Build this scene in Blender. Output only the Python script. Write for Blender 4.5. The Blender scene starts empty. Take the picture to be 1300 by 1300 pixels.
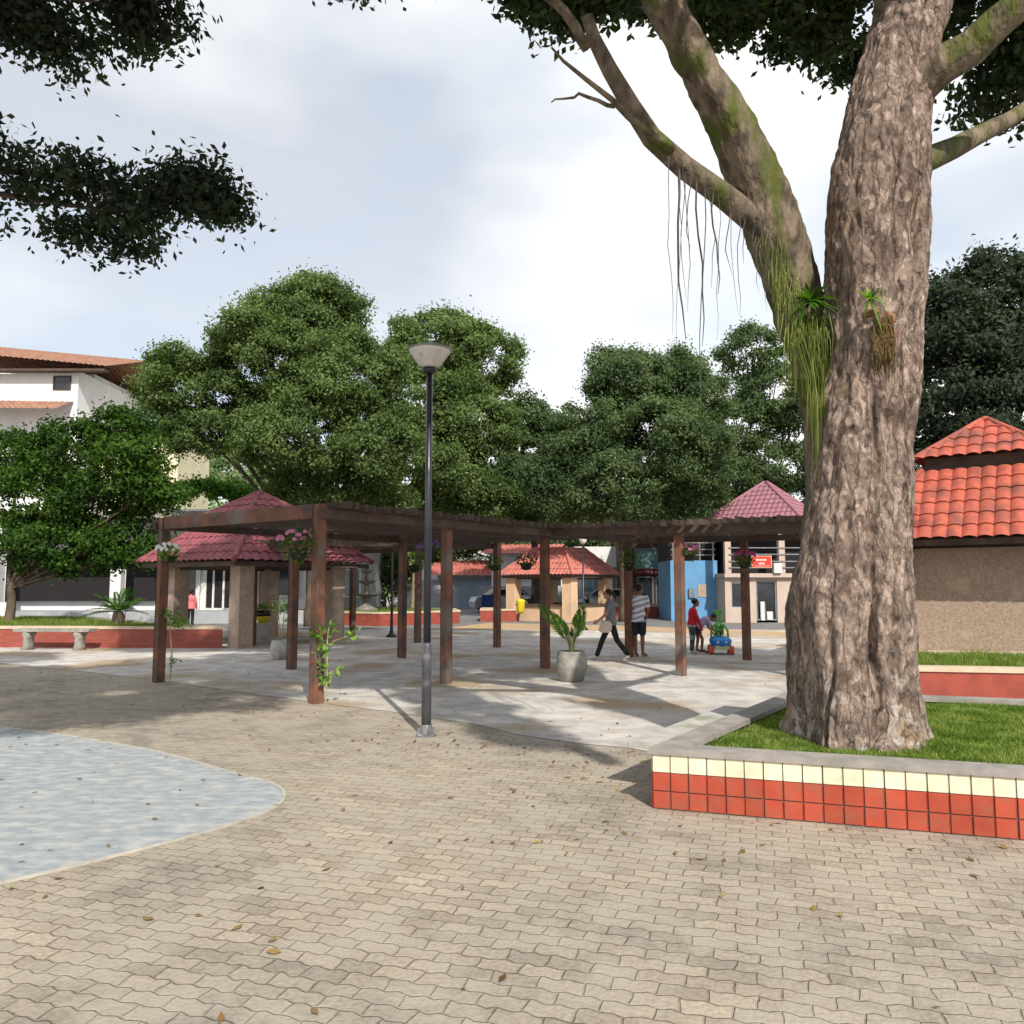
import bpy, math, random
import numpy as np
from mathutils import Vector, Matrix
R = math.radians
random.seed(7)
rng = np.random.default_rng(7)
S = bpy.context.scene
col = S.collection

# ------------------------------------------------------------------ camera
PITCH = R(5.14)
cam_d = bpy.data.cameras.new('camera'); cam = bpy.data.objects.new('camera', cam_d); col.objects.link(cam)
cam.location = (0, 0, 1.7); cam.rotation_euler = (R(90) + PITCH, 0, 0)
cam_d.sensor_width = 36; cam_d.lens = 36 * 1000 / 1300; cam_d.clip_end = 2000; cam_d.clip_start = .05
S.camera = cam
# ------------------------------------------------------------------ light
SUN_EL, SUN_AZ = R(41), (0.30, -0.954)
sdir = Vector((SUN_AZ[0] * math.cos(SUN_EL), SUN_AZ[1] * math.cos(SUN_EL), math.sin(SUN_EL))).normalized()
sl = bpy.data.lights.new('sun', 'SUN'); sl.energy = 5.0; sl.angle = R(.6); sl.color = (1, .93, .82)
so = bpy.data.objects.new('sun', sl); col.objects.link(so); so.rotation_euler = sdir.to_track_quat('Z', 'Y').to_euler()
W = bpy.data.worlds.new('World'); S.world = W; W.use_nodes = True
nt = W.node_tree; nt.nodes.clear()
def N(t, ty, **k):
    n = t.nodes.new(ty)
    for a, b in k.items(): setattr(n, a, b)
    return n
def L(t, a, b): t.links.new(a, b)
sky = N(nt, 'ShaderNodeTexSky', sky_type='NISHITA', sun_disc=False, sun_elevation=SUN_EL, sun_rotation=math.atan2(SUN_AZ[0], SUN_AZ[1]))
bg = N(nt, 'ShaderNodeBackground'); bg.inputs[1].default_value = .125
wo = N(nt, 'ShaderNodeOutputWorld'); tc = N(nt, 'ShaderNodeTexCoord')
mp = N(nt, 'ShaderNodeMapping'); mp.inputs['Scale'].default_value = (1, 1, 2.2); mp.inputs['Location'].default_value = (5, .3, 1.7)
n1 = N(nt, 'ShaderNodeTexNoise'); n1.inputs['Scale'].default_value = 1.3; n1.inputs['Detail'].default_value = 5; n1.inputs['Roughness'].default_value = .45
cr = N(nt, 'ShaderNodeValToRGB'); cr.color_ramp.elements[0].position = .38; cr.color_ramp.elements[0].color = (.52, .52, .52, 1); cr.color_ramp.elements[1].position = .56; cr.color_ramp.elements[1].color = (.97, .97, .97, 1)
n2 = N(nt, 'ShaderNodeTexNoise'); n2.inputs['Scale'].default_value = 2.6; n2.inputs['Detail'].default_value = 7
cc = N(nt, 'ShaderNodeValToRGB'); cc.color_ramp.elements[0].position = .35; cc.color_ramp.elements[0].color = (8.4, 8.9, 9.5, 1); cc.color_ramp.elements[1].position = .55; cc.color_ramp.elements[1].color = (9.4, 9.4, 9.4, 1)
mx = N(nt, 'ShaderNodeMix', data_type='RGBA')
L(nt, tc.outputs['Generated'], mp.inputs[0]); L(nt, mp.outputs[0], n1.inputs[0]); L(nt, mp.outputs[0], n2.inputs[0])
L(nt, n1.outputs[0], cr.inputs[0]); L(nt, n2.outputs[0], cc.inputs[0]); L(nt, cr.outputs[0], mx.inputs[0])
L(nt, sky.outputs[0], mx.inputs[6]); L(nt, cc.outputs[0], mx.inputs[7]); L(nt, mx.outputs[2], bg.inputs[0]); L(nt, bg.outputs[0], wo.inputs[0])
S.view_settings.view_transform = 'Standard'; S.view_settings.look = 'None'; S.view_settings.gamma = 1; S.view_settings.exposure = 0
S.render.engine = 'CYCLES'
S.cycles.max_bounces = 6; S.cycles.diffuse_bounces = 3; S.cycles.transparent_max_bounces = 6; S.cycles.caustics_reflective = False; S.cycles.caustics_refractive = False
S.cycles.use_denoising = True

# ------------------------------------------------------------------ helpers
def ray(px, py):
    x, u = (px - 650) / 1000, (650 - py) / 1000
    return Vector((x, math.cos(PITCH) - u * math.sin(PITCH), math.sin(PITCH) + u * math.cos(PITCH)))
def at(px, py, Y):
    d = ray(px, py); k = Y / d.y
    return Vector((d.x * k, Y, 1.7 + d.z * k))
def gp(px, py, z=0):
    d = ray(px, py); k = (z - 1.7) / d.z
    return Vector((d.x * k, d.y * k, z))

def tag(o, label=None, cat=None, group=None, kind=None):
    if label: o['label'] = label
    if cat: o['category'] = cat
    if group: o['group'] = group
    if kind: o['kind'] = kind
    return o
def empty(name, loc=(0, 0, 0), rz=0, **k):
    o = bpy.data.objects.new(name, None); col.objects.link(o); o.location = loc; o.rotation_euler.z = rz; o.empty_display_size = .2
    return tag(o, **k)
def link(name, me, mats, parent=None, smooth=False):
    if not isinstance(mats, (list, tuple)): mats = [mats]
    for m in mats: me.materials.append(m)
    o = bpy.data.objects.new(name, me); col.objects.link(o)
    if parent: o.parent = parent
    if smooth: me.polygons.foreach_set('use_smooth', [True] * len(me.polygons))
    return o
def fast_mesh(name, v, quads):
    me = bpy.data.meshes.new(name); v = np.asarray(v, np.float32); q = np.asarray(quads, np.int32)
    k = q.shape[1]
    me.vertices.add(len(v)); me.vertices.foreach_set('co', v.ravel())
    me.loops.add(q.size); me.loops.foreach_set('vertex_index', q.ravel())
    me.polygons.add(len(q)); me.polygons.foreach_set('loop_start', np.arange(0, q.size, k, dtype=np.int32))
    me.update(calc_edges=True)
    return me

class MB:
    def __init__(s): s.v = []; s.f = []; s.mi = []; s.cur = 0
    def _add(s, vs, fs):
        b = len(s.v); s.v += [tuple(p) for p in vs]; s.f += [tuple(b + i for i in f) for f in fs]; s.mi += [s.cur] * len(fs)
    def m(s, i): s.cur = i; return s
    def box(s, c, d, rz=0, bev=0, rot=None):
        hx, hy, hz = d[0] / 2, d[1] / 2, d[2] / 2
        M = rot if rot is not None else Matrix.Rotation(rz, 3, 'Z'); c = Vector(c)
        if bev <= 0:
            vs = [c + M @ Vector((x * hx, y * hy, z * hz)) for z in (-1, 1) for x, y in ((-1, -1), (1, -1), (1, 1), (-1, 1))]
            s._add(vs, [(3, 2, 1, 0), (4, 5, 6, 7), (0, 1, 5, 4), (1, 2, 6, 5), (2, 3, 7, 6), (3, 0, 4, 7)]); return s
        b = min(bev, hx * .9, hy * .9, hz * .9); vs = []
        for z in (-1, 1):
            ring = []
            for x, y in ((-1, -1), (1, -1), (1, 1), (-1, 1)):
                a, e = (x * (hx - b), y * hy), (x * hx, y * (hy - b))
                ring += [a, e] if x * y > 0 else [e, a]
            inner = [(math.copysign(hx - b, x), math.copysign(hy - b, y)) for x, y in ring]
            o1 = [Vector((x, y, z * (hz - b))) for x, y in ring]
            o2 = [Vector((x, y, z * hz)) for x, y in inner]
            vs += (o2 + o1) if z < 0 else (o1 + o2)
        fs = [tuple(range(7, -1, -1)), tuple(range(24, 32))]
        for l in range(3):
            for i in range(8):
                j = (i + 1) % 8; fs.append((l * 8 + i, l * 8 + j, l * 8 + 8 + j, l * 8 + 8 + i))
        s._add([c + M @ p for p in vs], fs); return s
    def beam(s, a, b, w, h, up=Vector((0, 0, 1)), bev=0):
        a, b = Vector(a), Vector(b); x = (b - a); ln = x.length; x.normalize()
        y = up.cross(x)
        if y.length < 1e-4: y = Vector((0, 1, 0)).cross(x)
        y.normalize(); z = x.cross(y)
        M = Matrix((x, y, z)).transposed(); return s.box((a + b) / 2, (ln, w, h), rot=M, bev=bev)
    def tube(s, pts, rad, n=8, cap=True, flat=1.0, hint=None):
        pts = [Vector(p) for p in pts]; rad = rad if isinstance(rad, (list, tuple)) else [rad] * len(pts)
        b = len(s.v); prev = None; vs = []
        for i, p in enumerate(pts):
            t = (pts[min(i + 1, len(pts) - 1)] - pts[max(i - 1, 0)]).normalized()
            if prev is None:
                h = hint or (Vector((0, 0, 1)) if abs(t.z) < .9 else Vector((1, 0, 0)))
                x = h.cross(t).normalized()
            else: x = (prev - t * prev.dot(t)).normalized()
            prev = x; y = t.cross(x)
            for k in range(n):
                a = 2 * math.pi * k / n; vs.append(p + x * math.cos(a) * rad[i] + y * math.sin(a) * rad[i] * flat)
        fs = [(i * n + k, i * n + (k + 1) % n, (i + 1) * n + (k + 1) % n, (i + 1) * n + k) for i in range(len(pts) - 1) for k in range(n)]
        if cap: fs += [tuple(range(n - 1, -1, -1)), tuple((len(pts) - 1) * n + k for k in range(n))]
        s._add(vs, fs); return s
    def lathe(s, prof, c=(0, 0, 0), n=20, wob=0):
        c = Vector(c); vs = []
        for r, z in prof:
            for k in range(n):
                a = 2 * math.pi * k / n; rr = r * (1 + wob * math.sin(3 * a + z * 7)); vs.append(c + Vector((rr * math.cos(a), rr * math.sin(a), z)))
        m = len(prof)
        fs = [(i * n + k, i * n + (k + 1) % n, (i + 1) * n + (k + 1) % n, (i + 1) * n + k) for i in range(m - 1) for k in range(n)]
        fs += [tuple(range(n - 1, -1, -1)), tuple((m - 1) * n + k for k in range(n))]
        s._add(vs, fs); return s
    def loft(s, rings, n=14):
        # ring = (centre, ax vector, ay vector)
        vs = []
        for c, ax, ay in rings:
            c, ax, ay = Vector(c), Vector(ax), Vector(ay)
            for k in range(n):
                a = 2 * math.pi * k / n; vs.append(c + ax * math.cos(a) + ay * math.sin(a))
        m = len(rings)
        fs = [(i * n + k, i * n + (k + 1) % n, (i + 1) * n + (k + 1) % n, (i + 1) * n + k) for i in range(m - 1) for k in range(n)]
        fs += [tuple(range(n - 1, -1, -1)), tuple((m - 1) * n + k for k in range(n))]
        s._add(vs, fs); return s
    def ell(s, c, r, n=12, m=8, M=None):
        c = Vector(c); r = (r, r, r) if not isinstance(r, (tuple, list)) else r
        vs = []
        for i in range(m + 1):
            t = math.pi * (i + .02) / (m + .04); z = -math.cos(t)
            for k in range(n):
                a = 2 * math.pi * k / n
                p = Vector((math.sin(t) * math.cos(a) * r[0], math.sin(t) * math.sin(a) * r[1], z * r[2]))
                vs.append(c + (M @ p if M is not None else p))
        fs = [(i * n + k, i * n + (k + 1) % n, (i + 1) * n + (k + 1) % n, (i + 1) * n + k) for i in range(m) for k in range(n)]
        fs += [tuple(range(n - 1, -1, -1)), tuple(m * n + k for k in range(n))]
        s._add(vs, fs); return s
    def poly(s, pts): s._add(pts, [tuple(range(len(pts)))]); return s
    def prism(s, poly, z0, z1):
        n = len(poly); vs = [(x, y, z0) for x, y in poly] + [(x, y, z1) for x, y in poly]
        s._add(vs, [tuple(range(n - 1, -1, -1)), tuple(range(n, 2 * n))] + [(i, (i + 1) % n, n + (i + 1) % n, n + i) for i in range(n)]); return s
    def build(s, name, mats, parent=None, smooth=False, remesh=0):
        me = bpy.data.meshes.new(name); me.from_pydata(s.v, [], s.f)
        if remesh:
            o = bpy.data.objects.new('tmp', me); col.objects.link(o)
            m = o.modifiers.new('r', 'REMESH'); m.mode = 'VOXEL'; m.voxel_size = remesh
            k = o.modifiers.new('s', 'SMOOTH'); k.factor = .5; k.iterations = 4
            dg = bpy.context.evaluated_depsgraph_get(); me2 = bpy.data.meshes.new_from_object(o.evaluated_get(dg))
            bpy.data.objects.remove(o); bpy.data.meshes.remove(me); me = me2; me.name = name; smooth = True
            me.materials.clear()
            return link(name, me, mats, parent, True)
        if len(set(s.mi)) > 1: me.polygons.foreach_set('material_index', s.mi)
        me.update()
        return link(name, me, mats, parent, smooth)

def children(o): return [c for c in bpy.data.objects if c.parent == o]
def copy_tree(o, parent=None):
    c = o.copy(); col.objects.link(c); c.parent = parent
    for ch in children(o): copy_tree(ch, c)
    return c

# ------------------------------------------------------------------ materials
MATS = {}
def mat(name, c1, c2=None, scale=4, rough=.8, bump=0, bscale=None, c3=None, s3=.8, t3=(.55, .7), metal=0, detail=6, stretch=(1, 1, 1), spec=.3, rng_=(.38, .62), transl=0, emis=None):
    if name in MATS: return MATS[name]
    m = bpy.data.materials.new(name); m.use_nodes = True; t = m.node_tree; b = t.nodes['Principled BSDF']
    b.inputs['Roughness'].default_value = rough; b.inputs['Metallic'].default_value = metal; b.inputs['Specular IOR Level'].default_value = spec
    tcn = N(t, 'ShaderNodeTexCoord'); mpn = N(t, 'ShaderNodeMapping'); mpn.inputs['Scale'].default_value = stretch
    L(t, tcn.outputs['Object'], mpn.inputs[0]); out = None
    if c2 is None: c2 = tuple(x * .82 for x in c1)
    nz = N(t, 'ShaderNodeTexNoise'); nz.inputs['Scale'].default_value = scale; nz.inputs['Detail'].default_value = detail; nz.inputs['Roughness'].default_value = .6
    r = N(t, 'ShaderNodeValToRGB'); r.color_ramp.elements[0].position = rng_[0]; r.color_ramp.elements[1].position = rng_[1]
    r.color_ramp.elements[0].color = (*c1, 1); r.color_ramp.elements[1].color = (*c2, 1)
    L(t, mpn.outputs[0], nz.inputs[0]); L(t, nz.outputs[0], r.inputs[0]); out = r.outputs[0]
    if c3:
        n3 = N(t, 'ShaderNodeTexNoise'); n3.inputs['Scale'].default_value = s3; n3.inputs['Detail'].default_value = 5
        r3 = N(t, 'ShaderNodeValToRGB'); r3.color_ramp.elements[0].position = t3[0]; r3.color_ramp.elements[1].position = t3[1]
        x = N(t, 'ShaderNodeMix', data_type='RGBA'); x.inputs[7].default_value = (*c3, 1)
        L(t, mpn.outputs[0], n3.inputs[0]); L(t, n3.outputs[0], r3.inputs[0]); L(t, r3.outputs[0], x.inputs[0]); L(t, out, x.inputs[6]); out = x.outputs[2]
    L(t, out, b.inputs['Base Color'])
    if bump:
        nb = N(t, 'ShaderNodeTexNoise'); nb.inputs['Scale'].default_value = bscale or scale * 3; nb.inputs['Detail'].default_value = 8
        bp = N(t, 'ShaderNodeBump'); bp.inputs['Strength'].default_value = 1; bp.inputs['Distance'].default_value = bump
        L(t, mpn.outputs[0], nb.inputs[0]); L(t, nb.outputs[0], bp.inputs['Height']); L(t, bp.outputs[0], b.inputs['Normal'])
    MATS[name] = m; return m
def leaf_mat(name, a, b_, c, rough=.55, tr=.35, scale=.7):
    m = bpy.data.materials.new(name); m.use_nodes = True; t = m.node_tree; t.nodes.clear()
    o = N(t, 'ShaderNodeOutputMaterial'); g = N(t, 'ShaderNodeNewGeometry'); tcn = N(t, 'ShaderNodeTexCoord')
    nz = N(t, 'ShaderNodeTexNoise'); nz.inputs['Scale'].default_value = scale; nz.inputs['Detail'].default_value = 3; L(t, tcn.outputs['Object'], nz.inputs[0])
    ad = N(t, 'ShaderNodeMath', operation='MULTIPLY_ADD'); ad.inputs[1].default_value = .45; L(t, g.outputs['Random Per Island'], ad.inputs[0])
    sb = N(t, 'ShaderNodeMath', operation='SUBTRACT'); sb.inputs[1].default_value = .22; L(t, nz.outputs[0], sb.inputs[0]); L(t, sb.outputs[0], ad.inputs[2])
    r = N(t, 'ShaderNodeValToRGB'); e = r.color_ramp.elements; e[0].position = .25; e[0].color = (*a, 1); e[1].position = .75; e[1].color = (*c, 1)
    k = e.new(.5); k.color = (*b_, 1); L(t, ad.outputs[0], r.inputs[0])
    p = N(t, 'ShaderNodeBsdfPrincipled'); p.inputs['Roughness'].default_value = rough; p.inputs['Specular IOR Level'].default_value = .16; L(t, r.outputs[0], p.inputs['Base Color'])
    tl = N(t, 'ShaderNodeBsdfTranslucent'); mu = N(t, 'ShaderNodeMix', data_type='RGBA', blend_type='MULTIPLY'); mu.inputs[0].default_value = 1; mu.inputs[7].default_value = (1.3, 1.5, .5, 1)
    L(t, r.outputs[0], mu.inputs[6]); L(t, mu.outputs[2], tl.inputs[0])
    ms = N(t, 'ShaderNodeMixShader'); ms.inputs[0].default_value = tr; L(t, p.outputs[0], ms.inputs[1]); L(t, tl.outputs[0], ms.inputs[2]); L(t, ms.outputs[0], o.inputs[0])
    MATS[name] = m; return m
def flat(name, c, rough=.7, **k): return mat(name, c, tuple(min(1, x * .86) for x in c), scale=3, rough=rough, **k)

leafA = leaf_mat('leaf_olive', (.05, .088, .028), (.108, .165, .052), (.19, .26, .095))
leafB = leaf_mat('leaf_dark', (.04, .074, .031), (.084, .132, .056), (.155, .21, .095))
leafC = leaf_mat('leaf_bright', (.02, .065, .008), (.055, .14, .012), (.11, .24, .03))
leafC2 = leaf_mat('leaf_deep', (.015, .042, .007), (.038, .09, .012), (.085, .165, .025))
leafD = leaf_mat('leaf_pale', (.13, .2, .09), (.2, .28, .13), (.3, .38, .2))
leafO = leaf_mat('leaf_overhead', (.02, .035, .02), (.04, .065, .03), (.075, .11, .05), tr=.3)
leafE = leaf_mat('leaf_fresh', (.05, .13, .02), (.13, .27, .04), (.28, .42, .07), scale=6)
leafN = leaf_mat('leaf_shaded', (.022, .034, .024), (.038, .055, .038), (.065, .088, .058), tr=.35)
grassM = leaf_mat('grass_blade', (.07, .13, .02), (.15, .24, .035), (.34, .38, .12), scale=4)
strandM = leaf_mat('strand_green', (.1, .14, .03), (.2, .25, .06), (.34, .36, .12), scale=3)
barkF = mat('bark_far', (.07, .05, .04), (.16, .12, .09), scale=5, bump=.02, stretch=(1, 1, .3))
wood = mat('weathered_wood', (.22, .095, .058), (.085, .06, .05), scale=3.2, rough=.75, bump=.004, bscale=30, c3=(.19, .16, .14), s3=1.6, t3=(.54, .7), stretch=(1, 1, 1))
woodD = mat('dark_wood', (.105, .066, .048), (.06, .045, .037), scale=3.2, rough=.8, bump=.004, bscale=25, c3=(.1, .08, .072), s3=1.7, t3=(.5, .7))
tileA = mat('tile_maroon', (.3, .085, .1), (.22, .06, .075), scale=9, detail=8, rough=.55, c3=(.16, .055, .065), s3=3, t3=(.46, .66), bump=.006, bscale=18)
tileB = mat('tile_salmon', (.58, .2, .165), (.45, .14, .12), scale=9, detail=8, rough=.7, c3=(.33, .13, .11), s3=3.2, t3=(.46, .66), bump=.006, bscale=18)
tileD = mat('tile_mauve', (.34, .16, .195), (.26, .115, .15), scale=9, detail=8, rough=.6)
tileO = mat('tile_orange', (.5, .12, .075), (.38, .09, .06), scale=9, detail=8, rough=.6, c3=(.24, .08, .06), s3=2.4, t3=(.46, .66), bump=.006, bscale=18)
tileF = mat('tile_clay', (.4, .22, .15), (.27, .15, .11), scale=2.5, rough=.85)
pebble = mat('pebble_dash', (.5, .38, .3), (.34, .26, .2), scale=22, rough=.9, bump=.012, bscale=70, c3=(.58, .44, .34), s3=2.0)
creamP = mat('cream_plaster', (.72, .5, .33), (.66, .46, .31), scale=4, rough=.85, c3=(.55, .4, .28), s3=1.2)
def striped(name, a, b_, f, rot):
    m = bpy.data.materials.new(name); m.use_nodes = True; t = m.node_tree; b = t.nodes['Principled BSDF']; b.inputs['Roughness'].default_value = .85
    tcn = N(t, 'ShaderNodeTexCoord'); mpn = N(t, 'ShaderNodeMapping'); mpn.inputs['Rotation'].default_value = rot; w = N(t, 'ShaderNodeTexWave', bands_direction='Z'); w.inputs['Scale'].default_value = f; w.inputs['Distortion'].default_value = 2.5; w.inputs['Detail Scale'].default_value = 2
    r = N(t, 'ShaderNodeValToRGB'); r.color_ramp.elements[0].position = .4; r.color_ramp.elements[0].color = (*a, 1); r.color_ramp.elements[1].position = .55; r.color_ramp.elements[1].color = (*b_, 1)
    L(t, tcn.outputs['Object'], mpn.inputs[0]); L(t, mpn.outputs[0], w.inputs[0]); L(t, w.outputs[0], r.inputs[0]); L(t, r.outputs[0], b.inputs['Base Color']); return m
whiteW = mat('white_plaster', (.76, .76, .76), (.68, .69, .7), scale=1.2, rough=.85)
creamW = mat('yellow_plaster', (.74, .66, .46), (.66, .58, .4), scale=1.2, rough=.85)
pinkW = mat('pink_beige_plaster', (.52, .42, .36), (.46, .37, .32), scale=1.4, rough=.85)
blueW = mat('blue_plaster', (.13, .32, .55), (.11, .27, .48), scale=1.4, rough=.7)
greyW = mat('grey_plaster', (.38, .4, .43), (.32, .34, .36), scale=1.4, rough=.85)
conc = mat('old_concrete', (.36, .34, .3), (.24, .23, .21), scale=7, rough=.9, bump=.006, bscale=40, c3=(.17, .17, .14), s3=2.4, t3=(.5, .75))
concL = mat('pale_concrete', (.5, .49, .45), (.38, .37, .34), scale=7, rough=.9, bump=.004, bscale=50, c3=(.28, .28, .22), s3=2.4)
brickP = mat('red_planter_face', (.34, .075, .05), (.25, .055, .04), scale=4, rough=.6)
copeC = mat('cream_coping', (.62, .5, .36), (.5, .4, .3), scale=5, rough=.85)
copeG = mat('grey_coping', (.34, .31, .29), (.25, .235, .22), scale=6, rough=.85, bump=.003, bscale=60, c3=(.2, .2, .16), s3=1.6)
tCream = mat('cream_tile', (.86, .8, .6), (.8, .74, .54), scale=6, rough=.25, spec=.5)
tRed = mat('red_tile', (.5, .085, .045), (.43, .07, .04), scale=6, rough=.25, spec=.5)
def island_var(m, lo, hi, dirt=None):
    t = m.node_tree; b = t.nodes['Principled BSDF']; src = b.inputs['Base Color'].links[0].from_socket
    g = N(t, 'ShaderNodeNewGeometry'); mr_ = N(t, 'ShaderNodeMapRange'); mr_.inputs[3].default_value = lo; mr_.inputs[4].default_value = hi; L(t, g.outputs['Random Per Island'], mr_.inputs[0])
    x = N(t, 'ShaderNodeMix', data_type='RGBA', blend_type='MULTIPLY'); x.inputs[0].default_value = 1; L(t, src, x.inputs[6]); L(t, mr_.outputs[0], x.inputs[7]); out = x.outputs[2]
    if dirt:
        tcn = N(t, 'ShaderNodeTexCoord'); n_ = N(t, 'ShaderNodeTexNoise'); n_.inputs['Scale'].default_value = 7; n_.inputs['Detail'].default_value = 9; n_.inputs['Roughness'].default_value = .75; L(t, tcn.outputs['Object'], n_.inputs[0])
        r = N(t, 'ShaderNodeValToRGB'); r.color_ramp.elements[0].position = .46; r.color_ramp.elements[0].color = (0, 0, 0, 1); r.color_ramp.elements[1].position = .68; r.color_ramp.elements[1].color = (.6, .6, .6, 1); L(t, n_.outputs[0], r.inputs[0])
        y = N(t, 'ShaderNodeMix', data_type='RGBA'); y.inputs[7].default_value = (*dirt, 1); L(t, r.outputs[0], y.inputs[0]); L(t, out, y.inputs[6]); out = y.outputs[2]
    L(t, out, b.inputs['Base Color'])
island_var(tCream, .86, 1.02, (.5, .42, .3)); island_var(tRed, .78, 1.08, (.26, .12, .085))
grout = flat('grout', (.12, .1, .09), .9)
soil = mat('soil', (.1, .07, .045), (.055, .04, .03), scale=8, rough=1, bump=.02)
blackM = mat('black_metal', (.012, .012, .02), (.02, .02, .03), scale=3, rough=.35, spec=.5)
greyM = mat('grey_metal', (.3, .31, .32), (.2, .2, .21), scale=10, rough=.4, metal=.6)
bowlM = mat('frosted_bowl', (.68, .65, .6), (.55, .52, .49), scale=6, rough=.3, spec=.5, c3=(.4, .36, .33), s3=9, t3=(.6, .75))
darkG = mat('dark_glass', (.012, .015, .02), (.03, .035, .045), scale=.8, rough=.08, spec=.6)
darkI = flat('dark_interior', (.018, .016, .018), .8)  # near-black colour stands for the shade inside rooms
glassB = mat('bluish_glass', (.1, .2, .24), (.2, .32, .36), scale=.6, rough=.1, spec=.6)
frameW = flat('white_frame', (.72, .72, .7), .5)
skinM = mat('skin', (.28, .13, .08), (.23, .105, .065), scale=12, rough=.5)
skinL = mat('skin_light', (.46, .25, .17), (.4, .2, .14), scale=12, rough=.5)
hairM = mat('black_hair', (.008, .006, .006), (.02, .014, .012), scale=40, rough=.4)

# ------------------------------------------------------------------ leaves
def leaf_mesh(name, C, Nn, size, mat_, parent=None, asp=.5, cluster=1):
    """C centres (n,3), Nn preferred normals; each leaf one folded rhombus"""
    n = len(C); C = np.asarray(C); Nn = np.asarray(Nn)
    Nn = Nn + rng.normal(0, .8, (n, 3)); Nn /= np.linalg.norm(Nn, axis=1)[:, None] + 1e-9
    a = rng.normal(0, 1, (n, 3)); a[:, 2] -= .35; a -= Nn * (a * Nn).sum(1)[:, None]; a /= np.linalg.norm(a, axis=1)[:, None] + 1e-9
    b = np.cross(Nn, a); s = (size * rng.uniform(.6, 1.3, n))[:, None]
    mid = C - Nn * s * .08
    v = np.stack([C - a * s * .5, mid + b * s * asp * .5 + a * s * .05, C + a * s * .5 - Nn * s * .12, mid - b * s * asp * .5 + a * s * .05], 1).reshape(-1, 3)
    me = fast_mesh(name, v, np.arange(4 * n).reshape(n, 4))
    return link(name, me, mat_, parent)
def sphere_pts(n):
    p = rng.normal(0, 1, (n, 3)); return p / np.linalg.norm(p, axis=1)[:, None]
def crown_pts(lobes, mini_r, leaf, cover=1.4, inner=.25, front=None, sat=0, scat=.38):
    """lobes: list of (centre, (rx,ry,rz)). Mini clumps sit on the lobes' surfaces, leaves on the clumps."""
    P, Q = [], []
    if sat:
        ex = []
        for c, r in lobes:
            for q in range(sat):
                d = sphere_pts(1)[0]; d[2] = d[2] * .9 + .15; k = rng.uniform(.2, .45); ex.append((tuple(np.array(c) + d * np.array(r) * rng.uniform(.7, .98)), tuple(np.array(r) * k * rng.uniform(.8, 1.2, 3))))
        lobes = [(c, tuple(np.array(r) * .9)) for c, r in lobes] + ex
    cs = np.array([l[0] for l in lobes]); rs = np.array([l[1] for l in lobes])
    for li, (c, r) in enumerate(lobes):
        c = np.array(c); r = np.array(r); area = 4 * math.pi * (((r[0]*r[1])**1.6 + (r[0]*r[2])**1.6 + (r[1]*r[2])**1.6) / 3) ** (1 / 1.6)
        nm = max(4, int(area / (mini_r ** 2) * .62))
        d = sphere_pts(nm); mc = c + d * r * rng.uniform(.78, 1.04, (nm, 1))
        # drop clumps buried in other lobes
        keep = np.ones(nm, bool)
        for lj in range(len(lobes)):
            if lj != li: keep &= (((mc - cs[lj]) / rs[lj]) ** 2).sum(1) > .5
        if front is not None:   # thin out the far side
            far = (mc[:, 1] - c[1]) > r[1] * .35; keep &= ~(far & (rng.random(nm) < front))
        mc = mc[keep]; dd = d[keep]
        for k in range(len(mc)):
            mr = mini_r * rng.uniform(.35, 1.0) ** 1.0 * 1.35 * rng.uniform(.7, 1.1); nl = int(4 * math.pi * mr * mr * cover / (leaf * leaf * .32) * rng.uniform(.5, 1.1))
            e = sphere_pts(nl); e[:, 2] *= .8; rr = rng.uniform(.2, 1, (nl, 1)) ** .45 * rng.uniform(.8, 1.35, (nl, 1))
            p = mc[k] + e * rr * mr * np.array([1, 1, .75])
            far_ = rng.random(nl) < .3; p[far_] += rng.normal(0, scat * mini_r, (int(far_.sum()), 3)); P.append(p); nn = e * .8 + dd[k] * .5 + np.array([0, 0, .45]); Q.append(nn)
        ni = int(area * inner * 6)
        e = sphere_pts(ni); P.append(c + e * r * rng.uniform(.2, .8, (ni, 1))); Q.append(e)
    return np.concatenate(P), np.concatenate(Q)
def limb(mb, pts, r0, r1, n=8, jit=0.0):
    pts = [Vector(p) for p in pts]; out = []; m = len(pts)
    sm = []
    for i in range(m - 1):
        for k in range(4):
            t = k / 4; p0 = pts[max(i - 1, 0)]; p1 = pts[i]; p2 = pts[i + 1]; p3 = pts[min(i + 2, m - 1)]
            sm.append(.5 * ((2 * p1) + (-p0 + p2) * t + (2 * p0 - 5 * p1 + 4 * p2 - p3) * t * t + (-p0 + 3 * p1 - 3 * p2 + p3) * t ** 3))
    sm.append(pts[-1]); q = len(sm)
    if jit: sm = [p + Vector((random.uniform(-jit, jit), random.uniform(-jit, jit), 0)) if 0 < i < q - 1 else p for i, p in enumerate(sm)]
    mb.tube(sm, [r0 + (r1 - r0) * i / (q - 1) for i in range(q)], n=n)
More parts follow.
